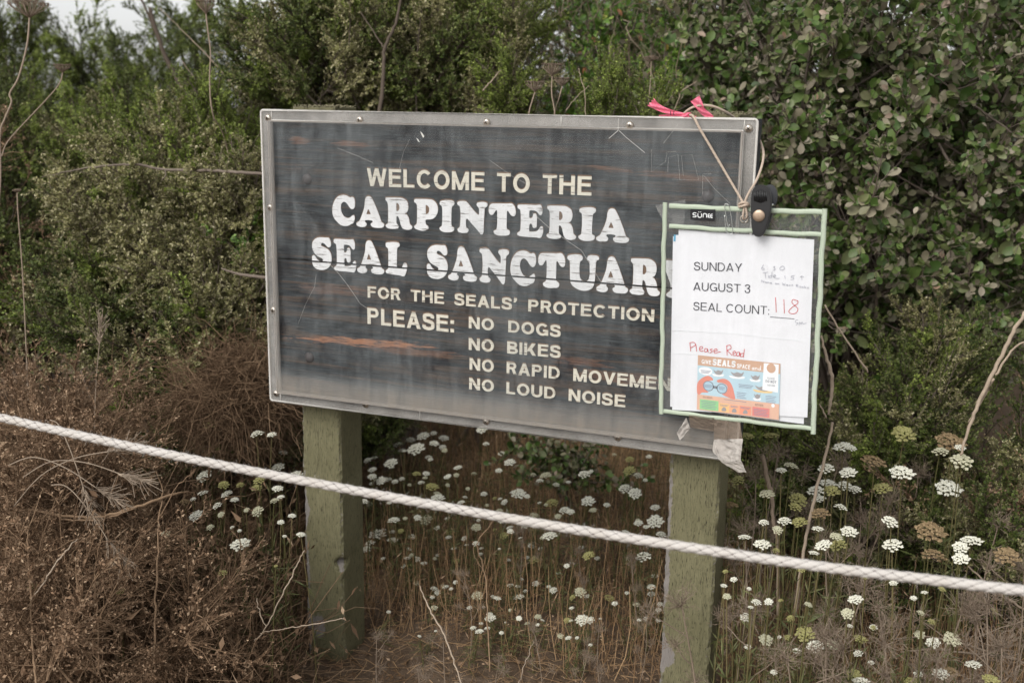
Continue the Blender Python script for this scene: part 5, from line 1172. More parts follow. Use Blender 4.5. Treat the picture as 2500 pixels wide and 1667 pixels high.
# dead brush at the left: stalks, twigs and curled leaves
def s_brush(N):
    px = rng.beta(1.0, 1.5, N)*720-60; d = rng.uniform(1.75, 3.0, N); x = np.array([at_d(a_, 1000, b_) for a_, b_ in zip(px, d)]); x[:, 2] = gz(x[:, 0], x[:, 1])
    top = x.copy(); hh = rng.beta(1.2, 1.6, N)*np.clip(.60-.00055*px, .2, .60); up_ = rng.uniform(0, 1, N)
    x[:, 2] += hh*up_*.8; top = x+rdir(N, .7)*rng.uniform(.07, .30, (N, 1)); top[:, 2] = np.clip(top[:, 2], .01, .75)
    return x, top
mb, P = mass('b', '', 7500, s_brush, 6, .022, .0013, 'dead')
n_ = 30000; ii = rng.integers(0, len(P), n_); jj = rng.integers(1, 6, n_)
bigf = np.where(rng.random(n_) < .12*(P[ii, jj][:, 0] < -.25), 1.9, 1.0)
leaves(mb, P[ii, jj]+rng.normal(0, .006, (n_, 3)), rdir(n_, -.4), rdir(n_), rng.uniform(.007, .024, n_)*bigf, rng.uniform(.003, .010, n_)*bigf, LEAF_SMALL, 1, np.stack([rng.beta(1.2, 3.2, n_)]*3, 1), rng.normal(0, .8, n_))
tag(link('dead_brush', mb.mesh('dead_brush', [M['dead'], M['crisp']])), 'dense dead brown brush with curled leaves filling the lower left', 'brush', kind='stuff')

# dry stems standing between and beside the posts
def s_stems(N):
    a = ground_pts(N, -1.1, 2.1, .15, 1.75); a = a[rng.permutation(N)]; h = rng.beta(1.2, 2.4, N)*.24+.03; d = rng.normal(0, .16, (N, 3)); d[:, 2] = 1
    return a, a+norm(d)*h[:, None]
mb, P = mass('s', '', 9000, s_stems, 4, .008, .0009, 'straw')
n_ = 26000; ii = rng.integers(0, len(P), n_); jj = rng.integers(0, 4, n_); t0 = rng.uniform(0, 1, (n_, 1))
b0 = P[ii, np.minimum(jj+1, 3)]*t0+P[ii, jj]*(1-t0)
leaves(mb, b0, rdir(n_, .5), rdir(n_), rng.uniform(.006, .020, n_), rng.uniform(.001, .0028, n_), LEAF_DIA, 1, np.stack([rng.uniform(0, .8, n_)]*3, 1))
tag(link('dry_stems', mb.mesh('dry_stems', [M['straw'], M['crisp']])), 'thin dry brown stems standing thickly between and beyond the posts', 'dry grass', kind='stuff')
def s_green(N):
    a = ground_pts(N, -.3, 1.9, .45, 1.9); h = rng.uniform(.05, .17, N); d = rng.normal(0, .10, (N, 3)); d[:, 2] = 1
    return a, a+norm(d)*h[:, None]
mb, P = mass('g', '', 1900, s_green, 4, .006, .0009, 'greenstem')
n_ = 9000; ii = rng.integers(0, len(P), n_); jj = rng.integers(0, 4, n_)
leaves(mb, P[ii, jj], rdir(n_, .6), rdir(n_), rng.uniform(.006, .018, n_), rng.uniform(.001, .0025, n_), LEAF_DIA, 1, np.stack([rng.uniform(0, 1, n_)]*3, 1))
tag(link('green_stems', mb.mesh('green_stems', [M['greenstem'], M['weed']])), 'sparse yellow green stems among the dry ones below the sign', 'weeds', kind='stuff')

# ------------------------------------------------------------------ dried carrot stalks with curled bracts, lower right
def stalk_mesh(seed):
    r_ = np.random.default_rng(seed); mb = MB(); H = .42; K = 8; t = np.linspace(0, 1, K)
    c = np.stack([.02*np.sin(t*3+seed), .02*np.sin(t*2.2+seed*2), H*t], 1); c -= c[0]
    tubes(mb, c[None], np.linspace(.0026, .0013, K)[None], 5, 0, np.array([[.4, 0, 0]]))
    nodes = [(c[-1], 34, .050)]+[(c[j]+r_.normal(0, .002, 3), 22, .038) for j in (3, 4, 5, 6)]
    for nd_i, (p, m_, L_) in enumerate(nodes):
        if nd_i:
            d = norm(r_.normal(size=3)*[1, 1, .2]+[0, 0, .9]); p2 = p+d*r_.uniform(.05, .09); tubes(mb, wiggle(p[None], p2[None], 4, np.array([.003])), np.array([[.0011]*4]), 4, 0, np.array([[.5, 0, 0]])); p = p2
        d = norm(r_.normal(size=(m_, 3))+[0, 0, .35]); p0 = np.repeat(p[None], m_, 0); p1 = p0+d*L_*r_.uniform(.5, 1, (m_, 1)); p1[:, 2] += .008
        P = wiggle(p0, p1, 5, np.full(m_, .005)); tubes(mb, P, np.linspace(.0006, .00035, 5)[None].repeat(m_, 0), 3, 0, np.stack([r_.uniform(.1, .8, m_)]*3, 1))
        q0 = np.repeat(P[:, 2], 2, 0); q1 = q0+norm(r_.normal(size=(2*m_, 3))+np.repeat(d, 2, 0))*.014
        tubes(mb, wiggle(q0, q1, 3, np.full(2*m_, .002)), .00035, 3, 0, np.stack([r_.uniform(.1, .8, 2*m_)]*3, 1))
    return mb.mesh('stalk', M['dry'])
stalks = [stalk_mesh(i) for i in range(4)]
SK = [(1800, 1330), (1900, 1290), (1985, 1420), (2060, 1240), (2130, 1350), (2180, 1290), (2230, 1440), (2290, 1180), (2300, 1500), (2370, 1420), (2430, 1470), (2480, 1400), (1750, 1500), (1860, 1560), (1960, 1600), (2050, 1540), (2150, 1600), (2240, 1570), (2340, 1610), (2450, 1570), (1790, 1200), (1880, 1150), (2010, 1160),
      (2100, 1120), (2380, 1130), (2250, 1060), (1560, 1500), (1480, 1560), (1400, 1600), (1330, 1540), (1210, 1600), (1100, 1560), (1020, 1620), (930, 1560), (1570, 1380), (1450, 1350), (2430, 1250), (1280, 1350), (1150, 1420), (560, 1220), (640, 1300), (480, 1330), (590, 1420), (380, 1450)]
SL_ = {}
for px, py in SK:
    reg = 'left of the left post' if px < 740 else 'between the posts' if px < 1640 else 'right of the right post'
    roww = 'near the bottom' if py > 1480 else 'just under the rope' if py > 1270 else 'above the rope'
    SL_.setdefault((reg, roww), []).append((px, py))
ORDN = ['leftmost', 'second from left', 'third from left', 'fourth from left', 'fifth from left', 'sixth from left', 'seventh from left', 'eighth from left', 'ninth from left', 'tenth from left']
for (reg, roww), lst in SL_.items():
    lst.sort()
    for i, (px, py) in enumerate(lst):
        z = .36 if px > 1700 else .17; p = at_z(px, py, z); s_ = z/.42*rng.uniform(.95, 1.1)
        g0 = [p[0], p[1], float(gz(p[0], p[1]))]
        o = link('dried_carrot_stalk', stalks[i % 4], None, g0, (rng.normal(0, .08), rng.normal(0, .08), rng.uniform(0, 6)), s_)
        pre = '' if len(lst) == 1 else ('rightmost ' if i == len(lst)-1 else ORDN[i]+' ')
        tag(o, pre+'dried curly carrot stalk '+reg+', '+roww, 'dead plant', 'dried carrot stalks '+reg+' '+roww)

# ------------------------------------------------------------------ umbel flowers
def umbel(seed, mats, dome=.30):
    """diameter 1, top at z=0"""
    r_ = np.random.default_rng(seed); mb = MB(); nr = 26; k_ = np.arange(nr); rad = .46*np.sqrt((k_+.5)/nr); th = k_*2.39996+seed
    c = np.stack([rad*np.cos(th), rad*np.sin(th), -dome*(rad/.5)**2*.75+r_.normal(0, .012, nr)], 1); base = np.array([0, 0, -.42])
    tubes(mb, wiggle(np.repeat(base[None], nr, 0), c-[0, 0, .05], 4, np.full(nr, .01)), .010, 3, 1, np.full((nr, 3), .5))
    m_ = 26; cc = np.repeat(c, m_, 0); o_ = r_.normal(size=(nr*m_, 3)); o_ = norm(o_)*r_.uniform(.2, 1, (nr*m_, 1))**.5*[.088, .088, .038]
    pos = cc+o_; nrm = norm(np.array([0, 0, 1.])+o_*9+r_.normal(0, .25, pos.shape)); d = norm(np.cross(nrm, r_.normal(size=pos.shape)))
    N = len(pos); sz = r_.uniform(.054, .076, N); tn = np.stack([r_.uniform(0, 1, N)]*3, 1)
    HEX = (np.array([[0, 0, 0], [.25, .45, .1], [.75, .45, .1], [1, 0, 0], [.75, -.45, .1], [.25, -.45, .1]]), np.array([[0, 5, 4, 3], [0, 3, 2, 1]]))
    leaves(mb, pos-d*sz[:, None]*.5, d, nrm, sz, sz, HEX, 0, tn)
    # drooping bracts
    nb = 9; a_ = np.arange(nb)*6.283/nb; b0 = np.repeat(base[None], nb, 0); b1 = b0+np.stack([.28*np.cos(a_), .28*np.sin(a_), np.full(nb, -.06)], 1)
    tubes(mb, wiggle(b0, b1, 3, np.full(nb, .03)), .007, 3, 1, np.full((nb, 3), .3))
    return mb.mesh('flower_head', mats)
def petal(name, a, b):
    k = NM(name); t = k.attr(); k.base(k.mix(t[0], a, b)); k.rough(.7); k.spec(.2)
    tr = k.n('ShaderNodeBsdfTranslucent'); tr.inputs[0].default_value = (*b, 1); ms = k.n('ShaderNodeMixShader'); ms.inputs[0].default_value = .2
    k.l(k.b.outputs[0], ms.inputs[1]); k.l(tr.outputs[0], ms.inputs[2]); k.l(ms.outputs[0], k.out.inputs[0]); return k.m
M['pet_w'] = petal('white_petal', (.74, .73, .60), (.88, .87, .78)); M['pet_y'] = petal('yellow_green_petal', (.30, .29, .10), (.50, .47, .22))
M['pet_c'] = petal('cream_petal', (.48, .47, .32), (.68, .66, .50)); M['pet_b'] = petal('tan_seed_head', (.20, .14, .075), (.38, .28, .16))
UM = {c_: [umbel(3*j+ci, [M['pet_'+c_], M['greenstem'] if c_ != 'b' else M['dry']], .28 if j < 2 else .5) for j in range(3)] for ci, c_ in enumerate('wycb')}
def stem_mesh(seed):
    r_ = np.random.default_rng(seed); mb = MB(); K = 8; t = np.linspace(0, 1, K); c = np.stack([.03*np.sin(t*3+seed), .03*np.sin(t*2.2+seed*2), t], 1); c = c-c[-1]*[1, 1, 0]; c -= [0, 0, 1]
    tubes(mb, c[None], np.linspace(.0042, .0026, K)[None], 5, 0, np.array([[r_.uniform(.2, .9), 0, 0]]))
    N = 34; i_ = r_.integers(0, 6, N); p = c[i_]; leaves(mb, p, norm(r_.normal(size=(N, 3))+[0, 0, .5]), norm(r_.normal(size=(N, 3))), r_.uniform(.03, .12, N), .008, LEAF_DIA, 1, r_.uniform(0, 1, (N, 3)))
    return mb.mesh('stem', [M['greenstem'], M['weed']])
stems = [stem_mesh(i) for i in range(5)]
FL = []
def F_(zm, lst):
    ox, oy, s_ = zm
    for x, y, w_, c_ in lst: FL.append((ox+x/s_, oy+y/s_, w_/s_, c_))
F_((0, 500, 2.614), [(1255, 1237, 112, 'w'), (1398, 1247, 82, 'w'), (1525, 1255, 86, 'w'), (1340, 1370, 112, 'y'), (1635, 1445, 76, 'w'), (1570, 1490, 72, 'w'), (1650, 1500, 82, 'c'), (1318, 1540, 62, 'w'), (1680, 1130, 90, 'y'), (843, 815, 55, 'c'), (892, 695, 45, 'c')])
F_((0, 1050, 2.541), [(1480, 108, 66, 'c'), (1543, 122, 56, 'w'), (1758, 132, 48, 'w'), (1685, 20, 52, 'w'), (1722, 222, 72, 'w'), (1840, 268, 72, 'w'), (1260, 275, 84, 'w'), (1390, 327, 60, 'y'), (1490, 328, 46, 'y'), (1590, 348, 62, 'y'), (1722, 354, 60, 'w'), (1256, 380, 58, 'w'), (1402, 386, 62, 'w'), (1455, 424, 46, 'w'),
   (1340, 458, 52, 'w'), (1700, 425, 50, 'c'), (1740, 408, 42, 'w'), (1590, 490, 68, 'c'), (1210, 522, 76, 'w'), (1368, 518, 40, 'c'), (1528, 490, 34, 'c'), (1812, 524, 44, 'w'), (1742, 565, 38, 'w'), (1300, 592, 44, 'c'), (1438, 596, 24, 'w'), (1485, 618, 24, 'w'), (1026, 634, 52, 'c'), (1488, 694, 128, 'w'), (1868, 640, 50, 'w'),
   (1765, 652, 24, 'w'), (1382, 872, 50, 'y'), (205, 965, 62, 'y'), (745, 988, 44, 'y'), (1145, 430, 56, 'b'), (1195, 420, 32, 'w'), (1605, 296, 64, 'y'), (835, 165, 40, 'c'), (1710, 838, 24, 'y')])
F_((800, 1000, 2.351), [(400, 193, 50, 'w'), (475, 166, 46, 'w'), (545, 142, 66, 'w'), (608, 128, 34, 'w'), (668, 156, 52, 'w'), (612, 186, 50, 'w'), (658, 208, 36, 'w'), (505, 214, 90, 'w'), (425, 228, 40, 'w'), (578, 264, 38, 'w'), (225, 282, 40, 'w'), (264, 270, 40, 'w'), (360, 298, 70, 'w'), (255, 338, 44, 'w'), (255, 378, 46, 'w'), (302, 402, 50, 'w'),
   (355, 392, 26, 'w'), (385, 405, 34, 'w'), (424, 390, 30, 'w'), (512, 360, 46, 'y'), (600, 432, 70, 'y'), (885, 105, 58, 'w'), (998, 247, 34, 'w'), (1044, 294, 58, 'w'), (982, 344, 36, 'w'), (746, 326, 44, 'w'), (694, 374, 28, 'w'), (1248, 368, 60, 'c'), (1473, 358, 60, 'w'), (1735, 274, 46, 'y'), (1730, 340, 66, 'y'), (1785, 366, 50, 'w'),
   (630, 497, 70, 'w'), (765, 525, 40, 'w'), (805, 450, 24, 'c'), (470, 428, 20, 'c'), (1098, 472, 76, 'w'), (1146, 494, 28, 'w'), (1012, 526, 36, 'w'), (957, 503, 24, 'y'), (1286, 518, 68, 'y'), (1494, 516, 70, 'w'), (1708, 438, 66, 'w'), (1765, 474, 66, 'w'), (1880, 554, 48, 'w'), (1358, 564, 56, 'w'), (1394, 580, 44, 'w'), (1322, 607, 36, 'c'),
   (1520, 572, 36, 'c'), (1186, 599, 42, 'c'), (1878, 632, 84, 'w'), (1784, 644, 46, 'w'), (1828, 668, 30, 'w'), (1915, 704, 50, 'w'), (1714, 696, 44, 'w'), (1044, 670, 38, 'w'), (1050, 692, 36, 'w'), (1130, 664, 40, 'w'), (1272, 712, 78, 'w'), (1007, 716, 48, 'y'), (958, 683, 26, 'y'), (1104, 732, 24, 'w'), (784, 734, 34, 'w'), (852, 669, 52, 'c'),
   (706, 690, 48, 'y'), (1174, 767, 48, 'w'), (1220, 790, 28, 'w'), (1336, 780, 54, 'b'), (1186, 846, 58, 'y'), (1144, 844, 26, 'w'), (1038, 856, 26, 'w'), (1495, 826, 64, 'y'), (1810, 826, 78, 'w'), (378, 624, 60, 'w'), (562, 616, 66, 'c'), (445, 620, 26, 'c'), (418, 692, 34, 'y'), (285, 703, 84, 'w'), (374, 740, 56, 'w'), (240, 754, 50, 'w'), (222, 791, 42, 'w'),
   (210, 517, 40, 'w'), (235, 534, 36, 'c'), (468, 794, 24, 'w'), (458, 846, 34, 'w'), (554, 875, 36, 'w'), (434, 894, 26, 'w'), (470, 888, 34, 'y'), (630, 832, 20, 'w'), (740, 860, 32, 'y'), (612, 1018, 38, 'w'), (732, 984, 26, 'w'), (708, 1024, 20, 'w'), (600, 1070, 24, 'w'), (858, 1060, 60, 'c'), (955, 1066, 32, 'w'), (1092, 1006, 28, 'w'), (1094, 1064, 56, 'w'),
   (1135, 1034, 26, 'w'), (1194, 992, 38, 'w'), (1294, 1030, 42, 'w'), (1325, 934, 30, 'w'), (1450, 1034, 60, 'c'), (1402, 1072, 34, 'y'), (1490, 1064, 32, 'w'), (1618, 1072, 52, 'y'), (1878, 948, 40, 'w'), (1857, 1010, 42, 'w'), (1857, 1048, 38, 'w'), (1907, 1110, 28, 'w'), (1898, 1140, 32, 'w'), (1896, 1202, 26, 'w'), (612, 1130, 36, 'c'), (814, 1128, 28, 'w'),
   (892, 1128, 24, 'w'), (934, 1188, 56, 'w'), (880, 1222, 22, 'w'), (834, 1244, 32, 'w'), (870, 1264, 44, 'w'), (1098, 1188, 28, 'w'), (1046, 1145, 20, 'c'), (1376, 1202, 40, 'y'), (1460, 1200, 66, 'w'), (1506, 1202, 44, 'w'), (1396, 1206, 22, 'w'), (1336, 1293, 34, 'c'), (1380, 1303, 34, 'w'), (1431, 1305, 22, 'w'), (1145, 1220, 30, 'c'), (1022, 1217, 16, 'w'), (1565, 1195, 18, 'w'), (1826, 1196, 24, 'w'), (528, 1296, 20, 'w'), (620, 1265, 16, 'w'), (985, 794, 18, 'w'), (798, 772, 20, 'w'), (690, 430, 24, 'c'), (1508, 1345, 22, 'w')])
F_((1700, 1050, 2.541), [(318, 25, 74, 'y'), (462, 20, 104, 'y'), (908, 88, 120, 'w'), (965, 102, 60, 'w'), (590, 208, 78, 'c'), (528, 240, 58, 'w'), (806, 218, 102, 'w'), (940, 250, 92, 'w'), (1108, 175, 160, 'b'), (1278, 245, 158, 'w'), (1290, 5, 152, 'y'), (1582, 52, 190, 'b'), (1512, 112, 104, 'c'), (1640, 100, 60, 'w'), (1650, 168, 142, 'c'), (255, 295, 70, 'y'), (820, 318, 90, 'w'), (742, 358, 92, 'w'),
   (845, 362, 104, 'y'), (925, 328, 76, 'w'), (985, 352, 70, 'w'), (1156, 344, 122, 'y'), (1568, 342, 168, 'w'), (438, 384, 84, 'c'), (640, 412, 100, 'y'), (622, 460, 74, 'y'), (760, 416, 74, 'w'), (215, 450, 84, 'b'), (766, 494, 98, 'b'), (902, 462, 70, 'w'), (420, 560, 54, 'w'), (548, 547, 74, 'w'), (640, 556, 104, 'y'), (506, 607, 58, 'c'), (756, 602, 64, 'w'), (300, 652, 72, 'w'),
   (412, 696, 92, 'w'), (785, 700, 92, 'w'), (875, 690, 110, 'y'), (950, 616, 110, 'w'), (870, 650, 70, 'c'), (1212, 552, 104, 'w'), (1218, 690, 124, 'w'), (1458, 608, 196, 'b'), (1474, 745, 152, 'b'), (1708, 668, 138, 'w'), (1640, 714, 86, 'w'), (1642, 784, 92, 'w'), (1932, 755, 158, 'b'), (730, 752, 56, 'w'), (445, 803, 54, 'w'), (180, 870, 32, 'y'), (232, 920, 40, 'w'), (172, 958, 38, 'w'), (190, 1025, 46, 'c'),
   (376, 1054, 54, 'w'), (338, 1092, 32, 'w'), (310, 1152, 66, 'w'), (698, 1074, 46, 'c'), (586, 1154, 48, 'y'), (988, 1038, 80, 'w'), (936, 1124, 70, 'c'), (955, 1208, 34, 'w'), (1100, 1212, 44, 'w'), (675, 1248, 126, 'y'), (433, 1290, 76, 'c'), (738, 1320, 92, 'w'), (846, 1320, 74, 'c'), (1020, 1282, 80, 'y'), (1385, 1258, 60, 'c'), (1470, 1308, 76, 'w'), (1590, 1286, 94, 'c'), (1720, 1440, 86, 'w'),
   (1378, 1500, 54, 'w'), (1520, 1500, 86, 'w'), (1580, 1478, 90, 'b'), (1830, 1536, 94, 'y'), (975, 1506, 84, 'y'), (1018, 1540, 110, 'w'), (1345, 1550, 140, 'y'), (1222, 940, 46, 'w'), (1395, 1122, 40, 'c'), (672, 856, 20, 'y')])
for _ in range(85): FL.append((rng.uniform(905, 1590), rng.beta(1.2, 1.6)*470+1075, rng.uniform(8, 17), 'w' if rng.random() < .75 else 'c'))
for _ in range(22): FL.append((rng.uniform(1790, 2350), rng.uniform(1330, 1640), rng.uniform(9, 20), 'w' if rng.random() < .6 else 'y'))
# taller heads rising against the thicket left of the sign
items = []
for (px, py, w_, c_) in FL:
    z = (.16+.10*rng.random()) if 740 < px < 1640 else (.40+.06*rng.random() if px >= 1640 else .31+.05*rng.random())
    if px < 740 and py < 1060: z = .44
    if py > 1500: z = min(z, .30)
    if px >= 1640 and py < 1150: z = .50
    if py < 900: z = .55
    p = at_z(px, py, z); d = float((p-CAM)@FWD)
    if 880 < px < 1640 and p[1] < .30: 
        z = .05+.05*rng.random(); p = at_z(px, py, z); d = float((p-CAM)@FWD)
    items.append([px, py, w_, c_, p, w_*d/FPX])
CN = dict(w='white', y='yellow-green', c='cream', b='tan seeding')
def region(px, py):
    rope_y = np.interp(px, [a_[0] for a_ in RP], [a_[1] for a_ in RP])
    if px < 740: r1 = 'left of the left post'
    elif px < 1180: r1 = 'right of the left post'
    elif px < 1640: r1 = 'left of the right post'
    elif px < 2030: r1 = 'just right of the right post'
    else: r1 = 'at the far right'
    dy_ = py-rope_y
    r2 = 'well above the rope' if dy_ < -110 else 'just above the rope' if dy_ < 0 else 'just below the rope' if dy_ < 110 else 'well below the rope' if dy_ < 240 else 'near the ground'
    return r1, r2
cls = {}
for it in items:
    r1, r2 = region(it[0], it[1]); sz = 'tiny' if it[2] < 15 else 'small' if it[2] < 30 else 'large'
    cls.setdefault((sz, CN[it[3]], r1, r2), []).append(it)
ORD = ['leftmost', 'second from left', 'third from left', 'fourth from left', 'fifth from left', 'sixth from left', 'seventh from left', 'eighth from left', 'ninth from left', 'tenth from left', 'eleventh from left']
for key, lst in cls.items():
    sz, cn, r1, r2 = key; lst.sort(key=lambda it: it[0]); nL = len(lst)
    for i, it in enumerate(lst):
        lab_ = f'{sz} {cn} flower {r1}, {r2}'
        if 1 < nL <= 12: lab_ = (('rightmost' if i == nL-1 else ORD[i])+' '+lab_)
        p = it[4]; diam = max(it[5], .006)*(1.18 if it[2] < 40 else 1.0)
        g0 = float(gz(p[0], p[1])); hgt = max(p[2]-.42*diam*.9-g0, .02)
        e = empty('umbel_flower', (p[0], p[1], g0), lab_, 'flower', 'umbel flowers '+r1+' '+r2)
        tl = (rng.normal(.22, .16), rng.normal(0, .14), 0)
        link('flower_head', UM[it[3]][rng.integers(3)], e, (0, 0, p[2]-g0), tl, (diam, diam*1.02, diam*.85))
        link('stem', stems[rng.integers(5)], e, (0, 0, p[2]-g0-.30*diam), (0, 0, rng.uniform(0, 6.28)), (.35, .35, hgt))
# a few hundred more tiny ones far back read as scattered specks

# ------------------------------------------------------------------ dead umbel skeletons against the thicket
def skel(name, label, head, wpx, path, d, r=.0022, closed=True, tall=1.1):
    hp = at_d(*head, d); W = wpx*d/FPX; e = empty(name, hp, label, 'dead flower'); mb = MB()
    one_tube(mb, crom(np.array([at_d(a_, b_, d+dd_) for a_, b_, dd_ in path]), 7)-hp, r, 6, 0, (.6, 0, 0)); link('stem', mb.mesh('stem', M['dry'], True), e)
    mb = MB(); nr = 26; th = np.arange(nr)*2.4; rr = np.sqrt((np.arange(nr)+.5)/nr)*W*.5; base = np.zeros((nr, 3)); H = W*tall*.55
    p1 = np.stack([rr*np.cos(th), rr*np.sin(th), np.full(nr, H)-(.25 if not closed else -.1)*rr], 1); t = np.linspace(0, 1, 7)[None, :, None]
    P = base[:, None]+p1[:, None]*t; P[:, :, :2] *= (1+.9*np.sin(math.pi*t*.85))[:, :, :] if closed else (1+.15*np.sin(math.pi*t))
    tubes(mb, P, .0009, 4, 0, np.stack([rng.uniform(.1, .8, nr)]*3, 1))
    q0 = np.repeat(P[:, -1], 9, 0); q1 = q0+norm(rng.normal(size=q0.shape)+[0, 0, .7])*W*.085; tubes(mb, wiggle(q0, q1, 3, np.full(len(q0), .001)), .0006, 3, 0, np.stack([rng.uniform(0, .7, len(q0))]*3, 1))
    leaves(mb, q1, rdir(len(q1)), rdir(len(q1)), W*.035, W*.025, LEAF_DIA, 0, np.zeros((len(q1), 3)))
    link('seed_head', mb.mesh('seed_head', M['dry']), e)
skel('dead_umbel', 'big dark dried umbel on a tall curved stalk at top left', (72, 44), 95, [(72, 44, 0), (66, 110, 0), (45, 190, 0), (24, 228, 0), (28, 250, 0), (12, 290, 0), (0, 330, 0), (0, 460, 0), (-20, 700, 0), (-30, 1100, 0)], 2.3, .0021, False, .8)
skel('dead_umbel', 'small dried umbel on a side stalk below the big one', (153, 178), 28, [(153, 178, 0), (145, 205, 0), (112, 245, 0), (60, 300, 0), (20, 345, 0), (5, 380, 0), (-10, 450, 0), (-30, 1100, 0)], 2.35, .0014)
skel('dead_umbel', 'closed dried umbel standing against the sky gaps at top', (503, 36), 32, [(503, 36, 0), (508, 80, 0), (514, 130, 0), (512, 200, 0), (520, 280, 0), (560, 400, .1), (600, 900, .2)], 2.6, .0017, True, 1.7)
skel('dead_umbel', 'topmost closed seed head of the three above the sign middle', (1348, 188), 34, [(1348, 188, 0), (1347, 230, 0), (1355, 285, 0), (1360, 420, 0)], 2.4, .0015, True, 1.5)
skel('dead_umbel', 'left closed seed head of the three above the sign middle', (1306, 226), 32, [(1306, 226, 0), (1300, 245, 0), (1290, 290, 0), (1285, 420, 0)], 2.4, .0015, True, 1.3)
skel('dead_umbel', 'right nodding seed head of the three above the sign middle', (1372, 212), 26, [(1372, 212, 0), (1365, 240, 0), (1352, 290, .05), (1340, 420, .1)], 2.4, .0015, True, 1.3)
skel('dead_umbel', 'faint dried umbel above the pink ribbon in the thicket', (1590, 150), 36, [(1590, 150, 0), (1588, 200, 0), (1582, 280, 0), (1580, 420, 0)], 2.9, .0014, False, .6)
skel('dead_umbel', 'small dry seed head on a thin stalk at the left edge', (42, 470), 18, [(42, 470, 0), (44, 520, 0), (52, 620, 0), (60, 760, 0), (70, 1000, 0)], 2.4, .0014, False, .7)

# ------------------------------------------------------------------ bare branches, sticks and loose stalks
def stick(name, label, cat, paths, mat='dry', tint=(.7, 0, 0), n=7):
    org = at_d(*paths[0][0][0]); e = None
    mbs = []
    root = None
    for i, (path, r) in enumerate(paths):
        C_ = crom(np.array([at_d(*p) for p in path]), n); C_ = C_+rng.normal(0, .0008, C_.shape); rr = .62*np.interp(np.linspace(0, 1, len(C_)), np.linspace(0, 1, len(r)), r)
        mb = MB(); one_tube(mb, C_-org, rr, 7, 0, tint); mbs.append(mb)
    if len(mbs) == 1: o = link(name, mbs[0].mesh(name, M[mat], True), None, org); return tag(o, label, cat)
    e = empty(name, org, label, cat)
    for mb in mbs: link('twig', mb.mesh('twig', M[mat], True), e)
    return e
stick('dead_branch', 'long bare dead branch running level left from the sign edge', 'branch', [([(100, 432, 2.65), (170, 418, 2.62), (260, 405, 2.6), (330, 402, 2.6), (400, 414, 2.6), (520, 418, 2.55), (600, 422, 2.5), (680, 430, 2.5)], (.001, .0035, .005, .006, .0065)), ([(404, 415, 2.6), (404, 428, 2.58), (394, 441, 2.57)], (.003, .0015))], 'bark')
stick('dead_branch', 'short thick dead branch poking left below the sign mid edge', 'branch', [([(540, 655, 2.4), (580, 668, 2.4), (660, 680, 2.38), (720, 690, 2.4)], (.003, .006, .0065))], 'bark')
stick('dead_branch', 'dark leaning branch meeting the sign left edge', 'branch', [([(560, 525, 2.9), (610, 508, 2.8), (650, 494, 2.7), (720, 480, 2.7)], (.004, .006, .007))], 'bark_dark')
stick('bare_tree', 'slanting bare trunk crossing the upper left thicket', 'trunk', [([(365, 20, 4.4), (400, 130, 4.4), (440, 210, 4.4), (480, 300, 4.4), (540, 420, 4.3), (600, 900, 4.1)], (.012, .016, .020, .026, .03)), ([(400, 130, 4.4), (350, 10, 4.4), (320, -40, 4.4)], (.009, .006))], 'bark_dark', (.8, 0, 0))
stick('bare_twig', 'long thin pale twig slanting down to the sign corner', 'twig', [([(390, 20, 3.3), (450, 80, 3.3), (520, 150, 3.3), (600, 250, 3.3), (690, 340, 3.3)], (.0015, .003, .0035)), ([(510, 250, 3.3), (535, 320, 3.3), (560, 400, 3.3), (566, 460, 3.3)], (.002, .003, .0035)), ([(445, 150, 3.3), (490, 215, 3.3), (518, 265, 3.3)], (.0015, .003))], 'dry')
stick('bare_twig', 'dark upright branch inside the olive shrub above the sign', 'branch', [([(925, 290, 2.75), (935, 200, 2.78), (940, 120, 2.8), (965, 60, 2.82), (978, 0, 2.85), (985, -60, 2.85)], (.009, .008, .006, .004)), ([(938, 118, 2.8), (910, 75, 2.82), (880, 30, 2.85)], (.004, .002))], 'bark_dark', (.9, 0, 0))
stick('bare_twig', 'short pale twig at the right side of the olive shrub', 'twig', [([(1178, 222, 2.7), (1200, 198, 2.7), (1222, 172, 2.7)], (.003, .003, .0015))], 'dry')
stick('bare_twig', 'crooked thin stalk rising above the sign right of the seed heads', 'twig', [([(1430, 300, 2.4), (1427, 225, 2.4), (1418, 195, 2.4), (1413, 168, 2.4)], (.0016, .0018, .0018)), ([(1380, 272, 2.4), (1410, 235, 2.4), (1437, 210, 2.4)], (.0012, .0012))], 'dry')
stick('bare_twig', 'brown leaning twigs behind the pink ribbon', 'twig', [([(1590, 285, 2.9), (1640, 240, 2.9), (1700, 200, 2.9)], (.003, .003, .002)), ([(1580, 290, 2.9), (1600, 230, 2.9), (1590, 175, 2.9)], (.002, .002, .001)), ([(1640, 290, 2.9), (1660, 230, 2.95), (1665, 200, 3)], (.003, .002, .001))], 'dry')
stick('berry_limb', 'curved grey limb sweeping left through the big-leaved bush', 'branch', [([(1900, 480, 2.85), (1990, 475, 2.8), (2080, 480, 2.8), (2150, 510, 2.85), (2200, 560, 2.9), (2260, 640, 3.0)], (.003, .006, .008, .010)), ([(1890, 385, 2.85), (1940, 365, 2.85), (2000, 350, 2.85)], (.003, .004, .004)), ([(2090, 360, 2.9), (2120, 400, 2.9), (2150, 470, 2.9)], (.006, .008, .009))], 'bark', (.5, 0, 0))
